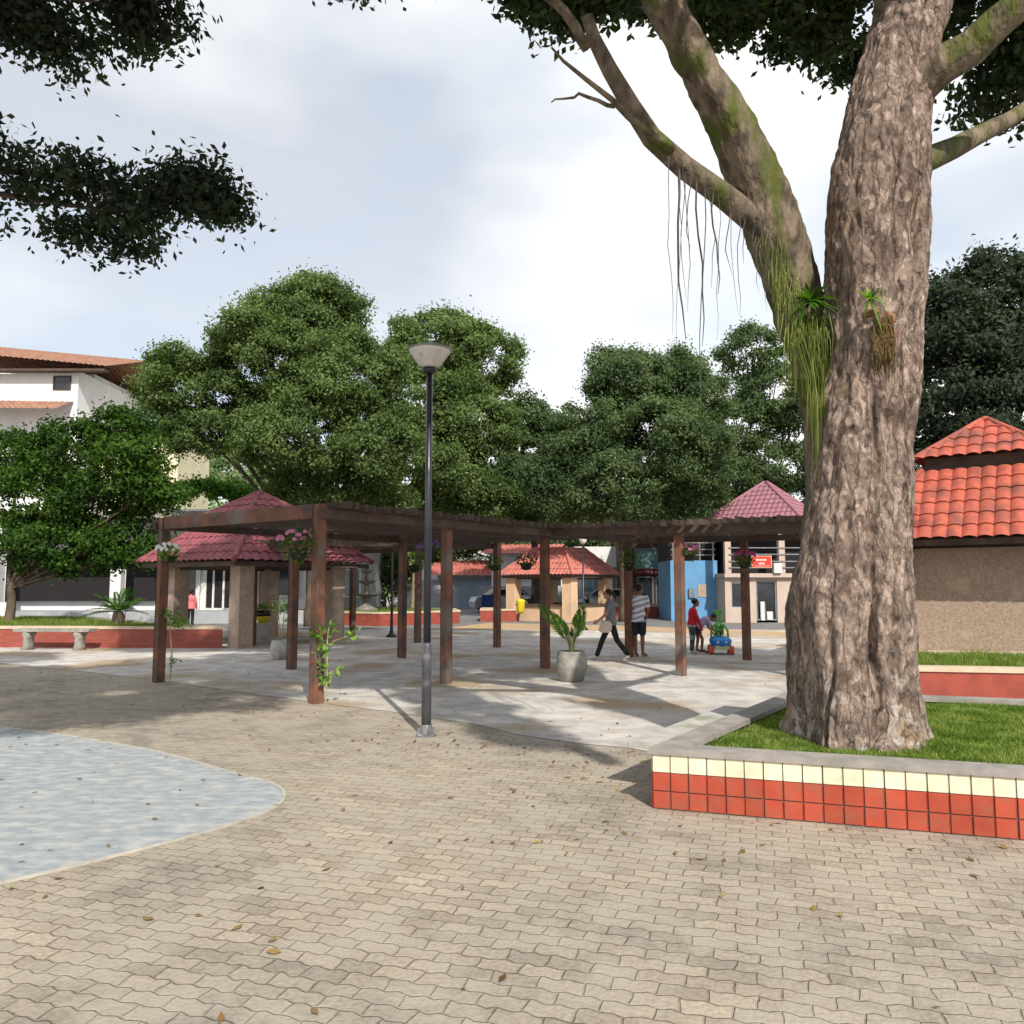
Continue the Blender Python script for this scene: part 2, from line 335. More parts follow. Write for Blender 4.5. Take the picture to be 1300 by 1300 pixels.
def tree(name, label, base, lobes_px, Y, lm, mini=.75, leaf=.2, tr=.28, group=None, cover=1.3, depth=1.0, fork=.3, cat='tree', front=.55, inner=.25, seed_=1):
    """lobes given as (px, py, rx_px, ry_px, dY)"""
    random.seed(seed_); root = empty(name, base, label=label, cat=cat, group=group); base = Vector(base)
    lobes = []
    for px, py, rx, ry, dy in lobes_px:
        c = at(px, py, Y + dy) - base; k = (Y + dy) / 1000; lobes.append((tuple(c), (rx * k, (rx + ry) / 2 * k * depth, ry * k)))
    P, Q = crown_pts(lobes, mini, leaf, cover=cover, front=front, inner=inner, sat=3)
    leaf_mesh('crown', P, Q, leaf, lm, root)
    mb = MB(); zt = max(1.5, min(l[0][2] - l[1][2] * .2 for l in lobes)) ; fk = Vector((0, 0, zt * (.5 + fork * .5)))
    cx = sum(l[0][0] for l in lobes) / len(lobes)
    limb(mb, [(0, 0, -.1), (.06, 0, fk.z * .5), fk], tr * 1.15, tr * .75, 10)
    for c, r in lobes:
        c = Vector(c); mid = fk.lerp(c, .5) + Vector((0, 0, -.1 * r[2])); end = c + Vector((0, 0, r[2] * .3))
        limb(mb, [fk - Vector((0, 0, .2)), mid, end], tr * .5, tr * .12, 6, .04)
        for q in range(4):
            d = Vector((random.uniform(-1, 1) * r[0], random.uniform(-1, .5) * r[1], random.uniform(-.4, .9) * r[2])) * .8
            limb(mb, [mid.lerp(end, .2 + .15 * q), c + d * .5 + Vector((0, 0, .1)), c + d], tr * .2, tr * .05, 5, .03)
    mb.build('trunk', barkF, root, smooth=True)
    return root

# ------------------------------------------------------------------ ground
def paver_mat():
    m = bpy.data.materials.new('interlocking_pavers'); m.use_nodes = True; t = m.node_tree; b = t.nodes['Principled BSDF']; b.inputs['Roughness'].default_value = .9; b.inputs['Specular IOR Level'].default_value = .2
    tcn = N(t, 'ShaderNodeTexCoord'); mpn = N(t, 'ShaderNodeMapping'); mpn.inputs['Rotation'].default_value[2] = R(17)
    nd = N(t, 'ShaderNodeTexNoise'); nd.inputs['Scale'].default_value = 5; nd.inputs['Detail'].default_value = 2
    va = N(t, 'ShaderNodeVectorMath', operation='MULTIPLY_ADD'); va.inputs[1].default_value = (.06, .06, 0)
    L(t, tcn.outputs['Object'], mpn.inputs[0]); L(t, mpn.outputs[0], nd.inputs[0]); L(t, nd.outputs['Color'], va.inputs[0]); L(t, mpn.outputs[0], va.inputs[2])
    # zig-zag of the interlocking stones
    sx = N(t, 'ShaderNodeSeparateXYZ'); L(t, va.outputs[0], sx.inputs[0])
    w = N(t, 'ShaderNodeMath', operation='PINGPONG'); w.inputs[1].default_value = .055; L(t, sx.outputs[0], w.inputs[0])
    w2 = N(t, 'ShaderNodeMath', operation='MULTIPLY_ADD'); w2.inputs[1].default_value = .3; L(t, w.outputs[0], w2.inputs[0]); L(t, sx.outputs[1], w2.inputs[2])
    cb = N(t, 'ShaderNodeCombineXYZ'); L(t, sx.outputs[0], cb.inputs[0]); L(t, w2.outputs[0], cb.inputs[1])
    br = N(t, 'ShaderNodeTexBrick'); br.inputs['Scale'].default_value = 1; br.inputs['Brick Width'].default_value = .2; br.inputs['Row Height'].default_value = .1; br.inputs['Mortar Size'].default_value = .0075; br.inputs['Mortar Smooth'].default_value = .8
    br.inputs['Color1'].default_value = (.43, .385, .32, 1); br.inputs['Color2'].default_value = (.3, .265, .225, 1); br.inputs['Mortar'].default_value = (.25, .218, .175, 1)
    L(t, cb.outputs[0], br.inputs[0])
    n3 = N(t, 'ShaderNodeTexNoise'); n3.inputs['Scale'].default_value = .55; n3.inputs['Detail'].default_value = 7; L(t, mpn.outputs[0], n3.inputs[0])
    r3 = N(t, 'ShaderNodeValToRGB'); r3.color_ramp.elements[0].position = .35; r3.color_ramp.elements[0].color = (.74, .73, .74, 1); r3.color_ramp.elements[1].position = .65; r3.color_ramp.elements[1].color = (1.12, 1.08, 1, 1); L(t, n3.outputs[0], r3.inputs[0])
    mu = N(t, 'ShaderNodeMix', data_type='RGBA', blend_type='MULTIPLY'); mu.inputs[0].default_value = 1; L(t, br.outputs[0], mu.inputs[6]); L(t, r3.outputs[0], mu.inputs[7])
    n4 = N(t, 'ShaderNodeTexNoise'); n4.inputs['Scale'].default_value = 38; n4.inputs['Detail'].default_value = 4; L(t, mpn.outputs[0], n4.inputs[0])
    r4 = N(t, 'ShaderNodeValToRGB'); r4.color_ramp.elements[0].position = .3; r4.color_ramp.elements[0].color = (.8, .8, .8, 1); r4.color_ramp.elements[1].position = .7; r4.color_ramp.elements[1].color = (1.15, 1.15, 1.15, 1); L(t, n4.outputs[0], r4.inputs[0])
    m2 = N(t, 'ShaderNodeMix', data_type='RGBA', blend_type='MULTIPLY'); m2.inputs[0].default_value = 1; L(t, mu.outputs[2], m2.inputs[6]); L(t, r4.outputs[0], m2.inputs[7]); n5 = N(t, 'ShaderNodeTexNoise'); n5.inputs['Scale'].default_value = 2.3; n5.inputs['Detail'].default_value = 9; n5.inputs['Roughness'].default_value = .7; L(t, mpn.outputs[0], n5.inputs[0])
    r5 = N(t, 'ShaderNodeValToRGB'); r5.color_ramp.elements[0].position = .43; r5.color_ramp.elements[0].color = (0, 0, 0, 1); r5.color_ramp.elements[1].position = .6; r5.color_ramp.elements[1].color = (.88, .88, .88, 1); L(t, n5.outputs[0], r5.inputs[0])
    m5 = N(t, 'ShaderNodeMix', data_type='RGBA'); m5.inputs[7].default_value = (.385, .345, .285, 1); L(t, r5.outputs[0], m5.inputs[0]); L(t, m2.outputs[2], m5.inputs[6]); L(t, m5.outputs[2], b.inputs['Base Color'])
    h = N(t, 'ShaderNodeMath', operation='MULTIPLY_ADD'); h.inputs[1].default_value = -1; L(t, br.outputs['Fac'], h.inputs[0]); L(t, n4.outputs[0], h.inputs[2])
    bp = N(t, 'ShaderNodeBump'); bp.inputs['Distance'].default_value = .006; L(t, h.outputs[0], bp.inputs['Height']); L(t, bp.outputs[0], b.inputs['Normal'])
    return m
pavers = paver_mat()
mb = MB(); mb.poly([(-400, -60, 0), (400, -60, 0), (400, 700, 0), (-400, 700, 0)])
tag(mb.build('ground', pavers), kind='structure')
courtM = mat('mosaic_concrete', (.58, .545, .5), (.38, .36, .345), scale=2.4, rough=.9, bump=.006, bscale=26, c3=(.36, .28, .19), s3=.5, t3=(.5, .64), detail=14)
def sheet(name, pts, m, z):
    mb = MB(); mb.poly([(p[0], p[1], z) for p in pts]); return tag(mb.build(name, m), kind='structure')
edge_px = [(-350, 842), (0, 842), (120, 853), (190, 864), (250, 870), (330, 881), (400, 893), (450, 897), (505, 906), (560, 912), (600, 920), (660, 932), (740, 944), (800, 951), (870, 962)]
front = [gp(x, y + 1.5 * math.sin(x * .06)) for x, y in edge_px]
sheet('court', [(p.x, p.y) for p in front] + [(4.2, 8.4), (12, 9.5), (14, 29), (-26, 29)], courtM, .005)
pathM = mat('blue_grey_paint', (.33, .365, .39), (.26, .29, .31), scale=9, rough=.85, c3=(.45, .46, .44), s3=5.5, t3=(.45, .7), bump=.004, bscale=40, detail=14, stretch=(1, 1.7, 1))
pl = [gp(x, y) for x, y in ((-250, 905), (-60, 917), (60, 930), (125, 941), (180, 950), (240, 965), (300, 983), (360, 998))]
pth = [(p.x, p.y) for p in pl] + [(-1.75, 6.25), (-1.9, 5.85), (-2.2, 5.4), (-2.9, 4.6), (-4.2, 3.6), (-6, 2.6), (-9, 1.5), (-14, 1)]
for _ in range(3):
    o_ = [pth[0]]
    for a, b in zip(pth[:-1], pth[1:]): o_ += [(a[0] * .75 + b[0] * .25, a[1] * .75 + b[1] * .25), (a[0] * .25 + b[0] * .75, a[1] * .25 + b[1] * .75)]
    pth = o_ + [pth[-1]]
sheet('path', pth, pathM, .005)
kb = MB()
for i in range(len(pth) - 8):
    a, b = pth[i], pth[i + 1]; kb.beam((a[0], a[1], .004), (b[0], b[1], .004), .028, .014)
tag(kb.build('path_kerb', mat('kerb_cream', (.5, .47, .4), (.36, .34, .3), scale=6, rough=.9)), kind='structure')
streetM = mat('street_paving', (.22, .215, .22), (.16, .155, .16), scale=1.5, rough=.9, bump=.004)
tanM = mat('tan_paving', (.52, .36, .2), (.42, .3, .18), scale=2, rough=.9, c3=(.3, .26, .22), s3=.8)
sheet('street', [(-60, 29.2), (60, 29.2), (60, 33.2), (60, 60), (-60, 60)], streetM, .004)
t1 = [gp(575, 792), gp(640, 788), gp(700, 790), gp(790, 794), gp(840, 800), gp(905, 806), gp(1000, 811), gp(1000, 806), gp(900, 798), gp(800, 789)]
sheet('tan_band', [(-2.6, 29.5), (3.5, 28.3), (8, 25.6), (12, 23.5), (12, 25.5), (8.2, 28.4), (4.5, 31.5), (-1, 33.8)], tanM, .010)
sheet('tan_strip', [(2.8, 22.2), (8.5, 20.2), (8.5, 20.9), (2.8, 23.1)], mat('beige_paving', (.5, .42, .33), (.4, .35, .28), scale=2, rough=.9), .010)
sheet('tan_strip', [(2.6, 17.6), (12, 15.0), (12, 15.35), (2.6, 17.95)], MATS['beige_paving'], .010)
# hill behind
def hill():
    nx, ny = 90, 30; v = []; f = []
    for j in range(ny):
        for i in range(nx):
            x = -150 + 300 * i / (nx - 1); y = 85 + 110 * j / (ny - 1)
            env = max(0, math.sin(math.pi * min(1, j / (ny - 1) * 1.3) * .5))
            h = 17 * env * (.75 + .45 * math.exp(-((x + 30) / 40) ** 2)) * (1 - .4 / (1 + math.exp(-(x - 20) / 8)))
            v.append((x, y, -1 + h + 1.1 * math.sin(x * .31) * math.cos(y * .23) + .5 * math.sin(x * .9 + y)))
    for j in range(ny - 1):
        for i in range(nx - 1): a = j * nx + i; f.append((a, a + 1, a + nx + 1, a + nx))
    me = fast_mesh('hill', v, f); o = link('hill', me, mat('hill_green', (.16, .22, .09), (.1, .16, .06), scale=.15, rough=1, bump=.3, bscale=1), smooth=True)
    tag(o, kind='structure')
    v = np.array(v); idx = rng.integers(0, len(v), 2600); p = v[idx] + rng.normal(0, 1.5, (2600, 3)) * np.array([1.2, 1, .3]); P, Q = [], []
    for c in p:
        e = sphere_pts(26); P.append(c + np.array([0, 0, .6]) + e * rng.uniform(.9, 1.9)); Q.append(e + np.array([0, -.3, .6]))
    o = leaf_mesh('hillside_wood', np.concatenate(P), np.concatenate(Q), .8, leafD); tag(o, label='pale green scrub covering the hillside behind the square', cat='woodland', kind='stuff')
hill()

# ------------------------------------------------------------------ big planter on the right
K0 = gp(828, 949, .45); K0.z = 0; _k1 = gp(1175, 971, .45); ev = Vector((_k1.x - K0.x, _k1.y - K0.y, 0)).normalized(); _k2 = gp(1008, 876, .45); sv = Vector((_k2.x - K0.x, _k2.y - K0.y, 0)); svn = sv.normalized()
def planter(name, label, poly, h, face, cope, cw=.28, ct=.05, tiles=None, fillz=None, tile_edges=()):
    root = empty(name, (poly[0][0], poly[0][1], 0), label=label, cat='planter'); o = Vector((poly[0][0], poly[0][1], 0))
    n = len(poly); P = [Vector((x, y, 0)) - o for x, y in poly]; c = sum(P, Vector()) / n
    def inset(d):
        out = []
        for i in range(n):
            a, b, e = P[i - 1], P[i], P[(i + 1) % n]; d1 = (b - a).normalized(); d2 = (e - b).normalized()
            n1_, n2_ = Vector((-d1.y, d1.x, 0)), Vector((-d2.y, d2.x, 0))
            k = (n1_ + n2_); k /= max(.3, (1 + n1_.dot(n2_))); out.append(b + k * d)
        return out
    def ringwall(mb, A, B, z0, z1):
        m = len(mb.v)
        vs = [(p.x, p.y, z) for z in (z0, z1) for ring in (A, B) for p in ring]
        fs = []
        for i in range(n):
            j = (i + 1) % n
            fs += [(i, j, 2 * n + j, 2 * n + i), (n + j, n + i, 3 * n + i, 3 * n + j), (2 * n + i, 2 * n + j, 3 * n + j, 3 * n + i), (j, i, n + i, n + j)]
        mb._add(vs, fs)
    wl = MB(); ringwall(wl, P, inset(cw - .03), 0, h - ct); wl.build('wall', face, root)
    cp = MB(); ringwall(cp, inset(-.025), inset(cw), h - ct, h); cp.build('coping', cope, root)
    if fillz:
        sl_ = MB(); sl_.poly([(p.x, p.y, fillz) for p in inset(cw - .05)]); sl_.build('soil', soil, root)
    return root, P, inset
far = 9.5
poly = [(K0.x, K0.y), (K0.x + ev.x * far, K0.y + ev.y * far), (K0.x + ev.x * far + sv.x, K0.y + ev.y * far + sv.y), (K0.x + sv.x, K0.y + sv.y)]
pr, PP, ins = planter('raised_planter', 'raised planter round the big tree, faced with cream and red tiles under grey coping', poly, .45, grout, copeG, cw=.2, ct=.045, fillz=.37)
for nm, mm, row in (('tile_row', tCream, 0), ('tile_row', tRed, 1), ('tile_row', tRed, 2)):
    for a, d, ln in ((Vector(), ev, far), (Vector(), svn, sv.length)):
        mb = MB(); nor = Vector((d.y, -d.x, 0)) if d is ev else Vector((-d.y, d.x, 0)); k = int(ln / .134)
        for i in range(k):
            p = a + d * (.134 * (i + .5)) + nor * .005; z = .405 - .067 - .134 * row
            mb.box((p.x + random.uniform(-.0012, .0012), p.y, z), (.127, .014 + random.uniform(-.002, .002), .128 if row < 2 else .122), rz=math.atan2(d.y, d.x) + random.uniform(-.006, .006), bev=.003)
        mb.build(nm, mm, pr)
# grass inside
def grass(name, label, poly, z, n, h=.09):
    poly = np.array(poly); lo, hi = poly.min(0), poly.max(0); p = rng.uniform(lo, hi, (n * 2, 2)); inside = np.zeros(len(p), bool); m = len(poly)
    for i in range(m):
        a, b = poly[i], poly[(i + 1) % m]
        c = ((a[1] > p[:, 1]) != (b[1] > p[:, 1])) & (p[:, 0] < (b[0] - a[0]) * (p[:, 1] - a[1]) / (b[1] - a[1] + 1e-12) + a[0]); inside ^= c
    p = p[inside]; n = len(p); nz_ = np.sin(p[:, 0] * 5.1 + 1) * np.cos(p[:, 1] * 4.3) * .5 + .5
    hh = h * rng.uniform(.4, 1.2, n) * (.55 + .6 * nz_); ang = rng.uniform(0, 6.28, n); w = rng.uniform(.004, .009, n)
    lean = rng.normal(0, .5, (n, 2)) * hh[:, None]
    b0 = np.stack([p[:, 0] - np.cos(ang) * w, p[:, 1] - np.sin(ang) * w, np.full(n, z)], 1); b1 = np.stack([p[:, 0] + np.cos(ang) * w, p[:, 1] + np.sin(ang) * w, np.full(n, z)], 1)
    t_ = np.stack([p[:, 0] + lean[:, 0], p[:, 1] + lean[:, 1], z + hh], 1)
    me = fast_mesh(name, np.stack([b0, b1, t_], 1).reshape(-1, 3), np.arange(3 * n).reshape(n, 3)); o = link(name, me, grassM)
    return tag(o, label=label, cat='grass', kind='stuff')
ip = ins(.21); gpoly = [(p.x + K0.x, p.y + K0.y) for p in ip]
# only the stretch near the photo's view is dense
grass('grass', 'short green grass growing in the tiled planter under the big tree', [gpoly[0], (gpoly[0][0] + ev.x * 6, gpoly[0][1] + ev.y * 6), (gpoly[3][0] + ev.x * 6, gpoly[3][1] + ev.y * 6), gpoly[3]], .37, 190000, .06)
# bench slab beside planter
bl = empty('stone_bench', K0 + svn * .35 + Vector((-svn.y, svn.x, 0)) * .02, math.atan2(svn.y, svn.x), label='low pale stone bench slab along the side of the tiled planter', cat='bench')
mb = MB(); mb.box((1.15, .19, .375), (2.3, .36, .055), bev=.02); mb.build('seat', concL, bl)
for x in (.35, 1.95):
    mb = MB(); mb.loft([((x, .19, 0), (.09, 0, 0), (0, .13, 0)), ((x, .19, .12), (.06, 0, 0), (0, .1, 0)), ((x, .19, .26), (.06, 0, 0), (0, .1, 0)), ((x, .19, .348), (.09, 0, 0), (0, .15, 0))], 12); mb.build('leg', concL, bl, smooth=True)

# ------------------------------------------------------------------ the big tree
def bark():
    m = bpy.data.materials.new('mottled_bark'); m.use_nodes = True; t = m.node_tree; b = t.nodes['Principled BSDF']; b.inputs['Roughness'].default_value = .9; b.inputs['Specular IOR Level'].default_value = .2
    tcn = N(t, 'ShaderNodeTexCoord'); mpn = N(t, 'ShaderNodeMapping'); mpn.inputs['Scale'].default_value = (1, 1, .55); L(t, tcn.outputs['Object'], mpn.inputs[0])
    def noise(s, d=8, r=.6, dist=0):
        n = N(t, 'ShaderNodeTexNoise'); n.inputs['Scale'].default_value = s; n.inputs['Detail'].default_value = d; n.inputs['Roughness'].default_value = r; n.inputs['Distortion'].default_value = dist; L(t, mpn.outputs[0], n.inputs[0]); return n.outputs[0]
    def ramp(i, a, b_, c, d):
        r = N(t, 'ShaderNodeValToRGB'); e = r.color_ramp.elements; e[0].position = a; e[1].position = b_; e[0].color = (*c, 1); e[1].color = (*d, 1); L(t, i, r.inputs[0]); return r.outputs[0]
    def mix(f, a, b_):
        x = N(t, 'ShaderNodeMix', data_type='RGBA'); L(t, f, x.inputs[0]); L(t, a, x.inputs[6])
        if isinstance(b_, tuple): x.inputs[7].default_value = (*b_, 1)
        else: L(t, b_, x.inputs[7])
        return x.outputs[2]
    base = ramp(noise(17, 10, .78), .36, .64, (.125, .09, .076), (.53, .42, .36))
    pal = mix(ramp(noise(26, 8, .8, .3), .54, .62, (0, 0, 0), (.9, .9, .9)), base, (.62, .52, .45))
    dk = mix(ramp(noise(2.2, 6, .6), .52, .66, (0, 0, 0), (.75, .75, .75)), pal, (.11, .075, .062))
    och = mix(ramp(noise(1.4, 5, .6, .3), .58, .66, (0, 0, 0), (.5, .5, .5)), dk, (.36, .26, .13))
    sx = N(t, 'ShaderNodeSeparateXYZ'); L(t, tcn.outputs['Object'], sx.inputs[0])
    vo = N(t, 'ShaderNodeTexVoronoi'); vo.inputs['Scale'].default_value = 15; dn = N(t, 'ShaderNodeTexNoise'); dn.inputs['Scale'].default_value = 9; dn.inputs['Detail'].default_value = 5; dv = N(t, 'ShaderNodeVectorMath', operation='MULTIPLY_ADD'); dv.inputs[1].default_value = (.16, .16, .16)
    L(t, mpn.outputs[0], dn.inputs[0]); L(t, dn.outputs['Color'], dv.inputs[0]); L(t, mpn.outputs[0], dv.inputs[2]); L(t, dv.outputs[0], vo.inputs['Vector'])
    vs_ = N(t, 'ShaderNodeSeparateColor'); L(t, vo.outputs['Color'], vs_.inputs[0]); vr = ramp(vs_.outputs[0], .1, .95, (.66, .64, .62), (1.38, 1.34, 1.3))
    fm = N(t, 'ShaderNodeMix', data_type='RGBA', blend_type='MULTIPLY'); fm.inputs[0].default_value = 1; L(t, och, fm.inputs[6]); L(t, vr, fm.inputs[7]); och = fm.outputs[2]
    vm = N(t, 'ShaderNodeMapping'); vm.inputs['Scale'].default_value = (1, 1, .32); L(t, dv.outputs[0], vm.inputs[0])
    ve = N(t, 'ShaderNodeTexVoronoi', feature='DISTANCE_TO_EDGE'); ve.inputs['Scale'].default_value = 8.5; L(t, vm.outputs[0], ve.inputs['Vector'])
    fz = ramp(ve.outputs['Distance'], .0, .11, (.3, .26, .24), (1, 1, 1)); f2 = N(t, 'ShaderNodeMix', data_type='RGBA', blend_type='MULTIPLY'); f2.inputs[0].default_value = .6; L(t, och, f2.inputs[6]); L(t, fz, f2.inputs[7]); och = f2.outputs[2]
    hz = N(t, 'ShaderNodeMapRange'); hz.inputs[1].default_value = 1.3; hz.inputs[2].default_value = .1; L(t, sx.outputs[2], hz.inputs[0])
    wn = ramp(noise(4.6, 8, .75, .5), .54, .6, (0, 0, 0), (1, 1, 1)); mm = N(t, 'ShaderNodeMath', operation='MULTIPLY'); L(t, hz.outputs[0], mm.inputs[0]); L(t, wn, mm.inputs[1])
    wh = mix(mm.outputs[0], och, (.62, .56, .5)); L(t, wh, b.inputs['Base Color'])
    nb = noise(16, 12, .8); n2_ = noise(3, 6, .6, .5); ad = N(t, 'ShaderNodeMath', operation='MULTIPLY_ADD'); ad.inputs[1].default_value = 1.6; L(t, n2_, ad.inputs[0]); a0 = N(t, 'ShaderNodeMath', operation='MULTIPLY_ADD'); a0.inputs[1].default_value = .35; L(t, vs_.outputs[0], a0.inputs[0]); L(t, nb, a0.inputs[2]); a1_ = N(t, 'ShaderNodeMath', operation='MULTIPLY_ADD'); a1_.inputs[1].default_value = .5; L(t, fz, a1_.inputs[0]); L(t, a0.outputs[0], a1_.inputs[2]); L(t, a1_.outputs[0], ad.inputs[2])
    bp = N(t, 'ShaderNodeBump'); bp.inputs['Distance'].default_value = .055; bp.inputs['Strength'].default_value = .9; L(t, ad.outputs[0], bp.inputs['Height']); L(t, bp.outputs[0], b.inputs['Normal'])
    return m
barkN = bark()
barkMoss = mat('mossy_bark', (.075, .06, .045), (.23, .18, .13), scale=9, rough=.95, bump=.06, bscale=14, c3=(.085, .1, .022), s3=3.2, t3=(.5, .62), stretch=(1, 1, .4))
TB = Vector((3.0, 6.85, .36))
from mathutils import noise as mnoise
def trunk_mesh(name, spine, rad, m, parent, n=72, flute=.1, seed=0, nz_amp=.03, ph=0, steps=9, cracks=()):
    """spine: list of points (local), rad: list of (r) ; fluted, knobbly"""
    pts, rs = [], []
    k_ = len(spine)
    for i in range(k_ - 1):
        for q in range(steps):
            t = q / steps; p0, p1, p2, p3 = [Vector(spine[j]) for j in (max(i - 1, 0), i, i + 1, min(i + 2, k_ - 1))]
            pts.append(.5 * ((2 * p1) + (-p0 + p2) * t + (2 * p0 - 5 * p1 + 4 * p2 - p3) * t * t + (-p0 + 3 * p1 - 3 * p2 + p3) * t ** 3))
            s_ = t * t * (3 - 2 * t); rs.append(rad[i] * (1 - s_) + rad[i + 1] * s_)
    pts.append(Vector(spine[-1])); rs.append(rad[-1]); vs = []
    for i, (p, r) in enumerate(zip(pts, rs)):
        t = (pts[min(i + 1, len(pts) - 1)] - pts[max(i - 1, 0)]).normalized(); x = Vector((0, 1, 0)).cross(t).normalized() * -1 if abs(t.y) < .9 else Vector((1, 0, 0)); x = Vector((1, 0, 0)) - t * t.x; x.normalize(); y = t.cross(x)
        base = max(0, 1 - i / (len(pts) * .28))
        for k in range(n):
            a = 2 * math.pi * k / n
            fl = 1 + flute * (.9 * math.sin(3 * a + ph + .15 * i / steps) * .5 + .6 * math.sin(5 * a + 2 * ph - .2 * i / steps) * .5) * (.55 + base * 2.1)
            for ca, cw_, cd, z0, z1, wv in cracks:
                zc = p.z; aa = R(ca) + wv * math.sin(zc * 1.7 + ca) + .05 * math.sin(zc * 6.1 + ca); da = (a - aa + math.pi) % (2 * math.pi) - math.pi
                ends = max(0, min(1, (zc - z0) * 2)) * max(0, min(1, (z1 - zc) * 2)); ww = cw_ * (1 + .5 * math.sin(zc * 4.3 + ca)); fl -= cd * ends * math.exp(-(da / ww) ** 2) - cd * .35 * ends * (math.exp(-((da - 2.2 * ww) / (1.3 * ww)) ** 2) + math.exp(-((da + 2.2 * ww) / (1.3 * ww)) ** 2))
            q = p + (x * math.cos(a) + y * math.sin(a)) * r * fl
            nn = mnoise.fractal(Vector((q.x * 2.2, q.y * 2.2, q.z * .9 + seed)), 1, 2, 5) + .45 * mnoise.noise(Vector((q.x * 9, q.y * 9, q.z * 4 + seed))) + .28 * mnoise.noise(Vector((q.x * 24, q.y * 24, q.z * 13 + seed))) - .5 * max(0, mnoise.noise(Vector((q.x * 6, q.y * 6, q.z * 1.6 + seed + 7))) - .15)
            vs.append(q + (x * math.cos(a) + y * math.sin(a)) * nn * nz_amp)
    m_ = len(pts); fs = [(i * n + k, i * n + (k + 1) % n, (i + 1) * n + (k + 1) % n, (i + 1) * n + k) for i in range(m_ - 1) for k in range(n)]
    me = fast_mesh(name, [tuple(v) for v in vs], fs); return link(name, me, m, parent, True)
bt = empty('big_tree', TB, label='huge gnarled tree with a mottled trunk standing in the tiled planter', cat='tree')
def tp(px, py, Y): return at(px, py, Y) - TB
# main stem: photo columns -> centre / half width
rows = [(945, 1090, 84, 6.85), (900, 1089, 74, 6.85), (840, 1088, 72, 6.85), (770, 1082, 72, 6.85), (700, 1082, 66, 6.85), (620, 1094, 61, 6.85), (540, 1100, 58, 6.85), (450, 1107, 59, 6.85), (380, 1110, 59, 6.85), (300, 1111, 59, 6.85), (220, 1116, 55, 6.85), (130, 1128, 50, 6.9), (30, 1150, 45, 7), (-120, 1190, 40, 7.2)]
sp = [tp(x, y, Y) for y, x, hw, Y in rows]; rd = [hw * Y / 1000 * math.sqrt(1 + (x-650)**2/1e6*.2) for y, x, hw, Y in rows]
sp = [Vector((sp[0].x, sp[0].y, -.12))] + sp; rd = [rd[0] * 1.14] + rd
trunk_mesh('trunk', sp, rd, barkN, bt, n=260, flute=.12, nz_amp=.05, steps=26, ph=.7, cracks=((-101, .07, .15, -.5, 3.2, .1), (-60, .05, .1, 1.2, 9, .08), (-128, .05, .09, -.5, 1.6, .12), (-52, .07, .12, -.5, 1.1, .1), (-85, .04, .08, 2.2, 9, .12)))
# second stem behind, leaning to the left higher up
rows2 = [(925, 1052, 48, 7.35), (860, 1040, 34, 7.4), (770, 1038, 36, 7.4), (700, 1046, 32, 7.4), (620, 1046, 24, 7.4), (540, 1044, 24, 7.4), (460, 1032, 25, 7.35), (380, 1012, 31, 7.3), (300, 985, 36, 7.2), (220, 955, 33, 7.1), (120, 905, 29, 6.9), (20, 850, 25, 6.7), (-100, 790, 20, 6.5)]
sp2 = [tp(x, y, Y) for y, x, hw, Y in rows2]; rd2 = [hw * Y / 1000 for y, x, hw, Y in rows2]
sp2 = [Vector((sp2[0].x, sp2[0].y, -.1))] + sp2; rd2 = [rd2[0] * 1.1] + rd2
trunk_mesh('stem', sp2, rd2, barkMoss, bt, n=90, flute=.1, seed=5, nz_amp=.05, steps=14)
# branches going on above
mb = MB(); lb = []
random.seed(11)
def branch(a, b, c, r0, r1): limb(mb, [a, b, c], r0, r1, 10, .03)
top1, top2 = sp[-2], sp2[-3]
branch(sp2[-5], tp(830, 175, 6.6), tp(745, 20, 6.3), .13, .05)      # the branch that carries the hanging roots
branch(tp(850, 190, 6.6), tp(800, 150, 6.3), tp(700, 60, 6.1), .05, .008); branch(tp(780, 135, 6.3), tp(735, 120, 6.1), tp(700, 130, 6.0), .02, .005); branch(tp(745, 60, 6.3), tp(700, 0, 6.0), tp(640, -40, 5.8), .05, .02)
branch(sp[-3], tp(1230, 60, 6.6), tp(1380, -60, 6.2), .22, .1)
branch(sp[-4], tp(1210, 190, 7.4), tp(1330, 120, 8.2), .16, .06)
branch(sp[-2], tp(1080, -120, 6.4), tp(950, -260, 5.8), .2, .08)
mb.build('branch', barkMoss, bt, smooth=True)
# crown of the big tree: high over the frame, a few sprays reach into it
def worldlobes(root_loc, L_): return [((x - root_loc[0], y - root_loc[1], z - root_loc[2]), r) for x, y, z, r in L_]
LB = worldlobes(TB, [(3.6, 8.6, 10.8, (2.4, 2.4, 1.5)), (8.2, 7.4, 10.2, (2.0, 2.0, 1.3)), (.2, 5.6, 9.3, (2.2, 1.7, .9)), (-2.6, 6.2, 9.8, (2.0, 1.7, .9)), (2.9, 5.6, 9.5, (1.7, 1.5, .8)), (5.2, 9.8, 11.8, (2, 1.8, 1)), (-1.2, 9.2, 11.6, (2.6, 2.0, 1.1)), (-4.6, 9.0, 11.8, (2.2, 1.8, 1.0)), (2.6, 12.0, 13.6, (2.6, 2, 1.2)), (-2.5, 12.4, 13.8, (2.6, 2, 1.2)), (1.0, 8.5, 9.9, (1.7, 1.8, 1.0)), (7.6, 9.2, 8.7, (1.5, 1.6, .9)), (3.2, 10.5, 11.2, (2.2, 1.8, 1.2)), (5.6, 10.6, 10.6, (2.0, 1.8, 1.1))])  # outlying lobes, out of view, added to shade the court
P, Q = crown_pts(LB, .6, .15, cover=1.5, inner=.3, scat=.2)
leaf_mesh('crown', P, Q, .15, leafO, bt)

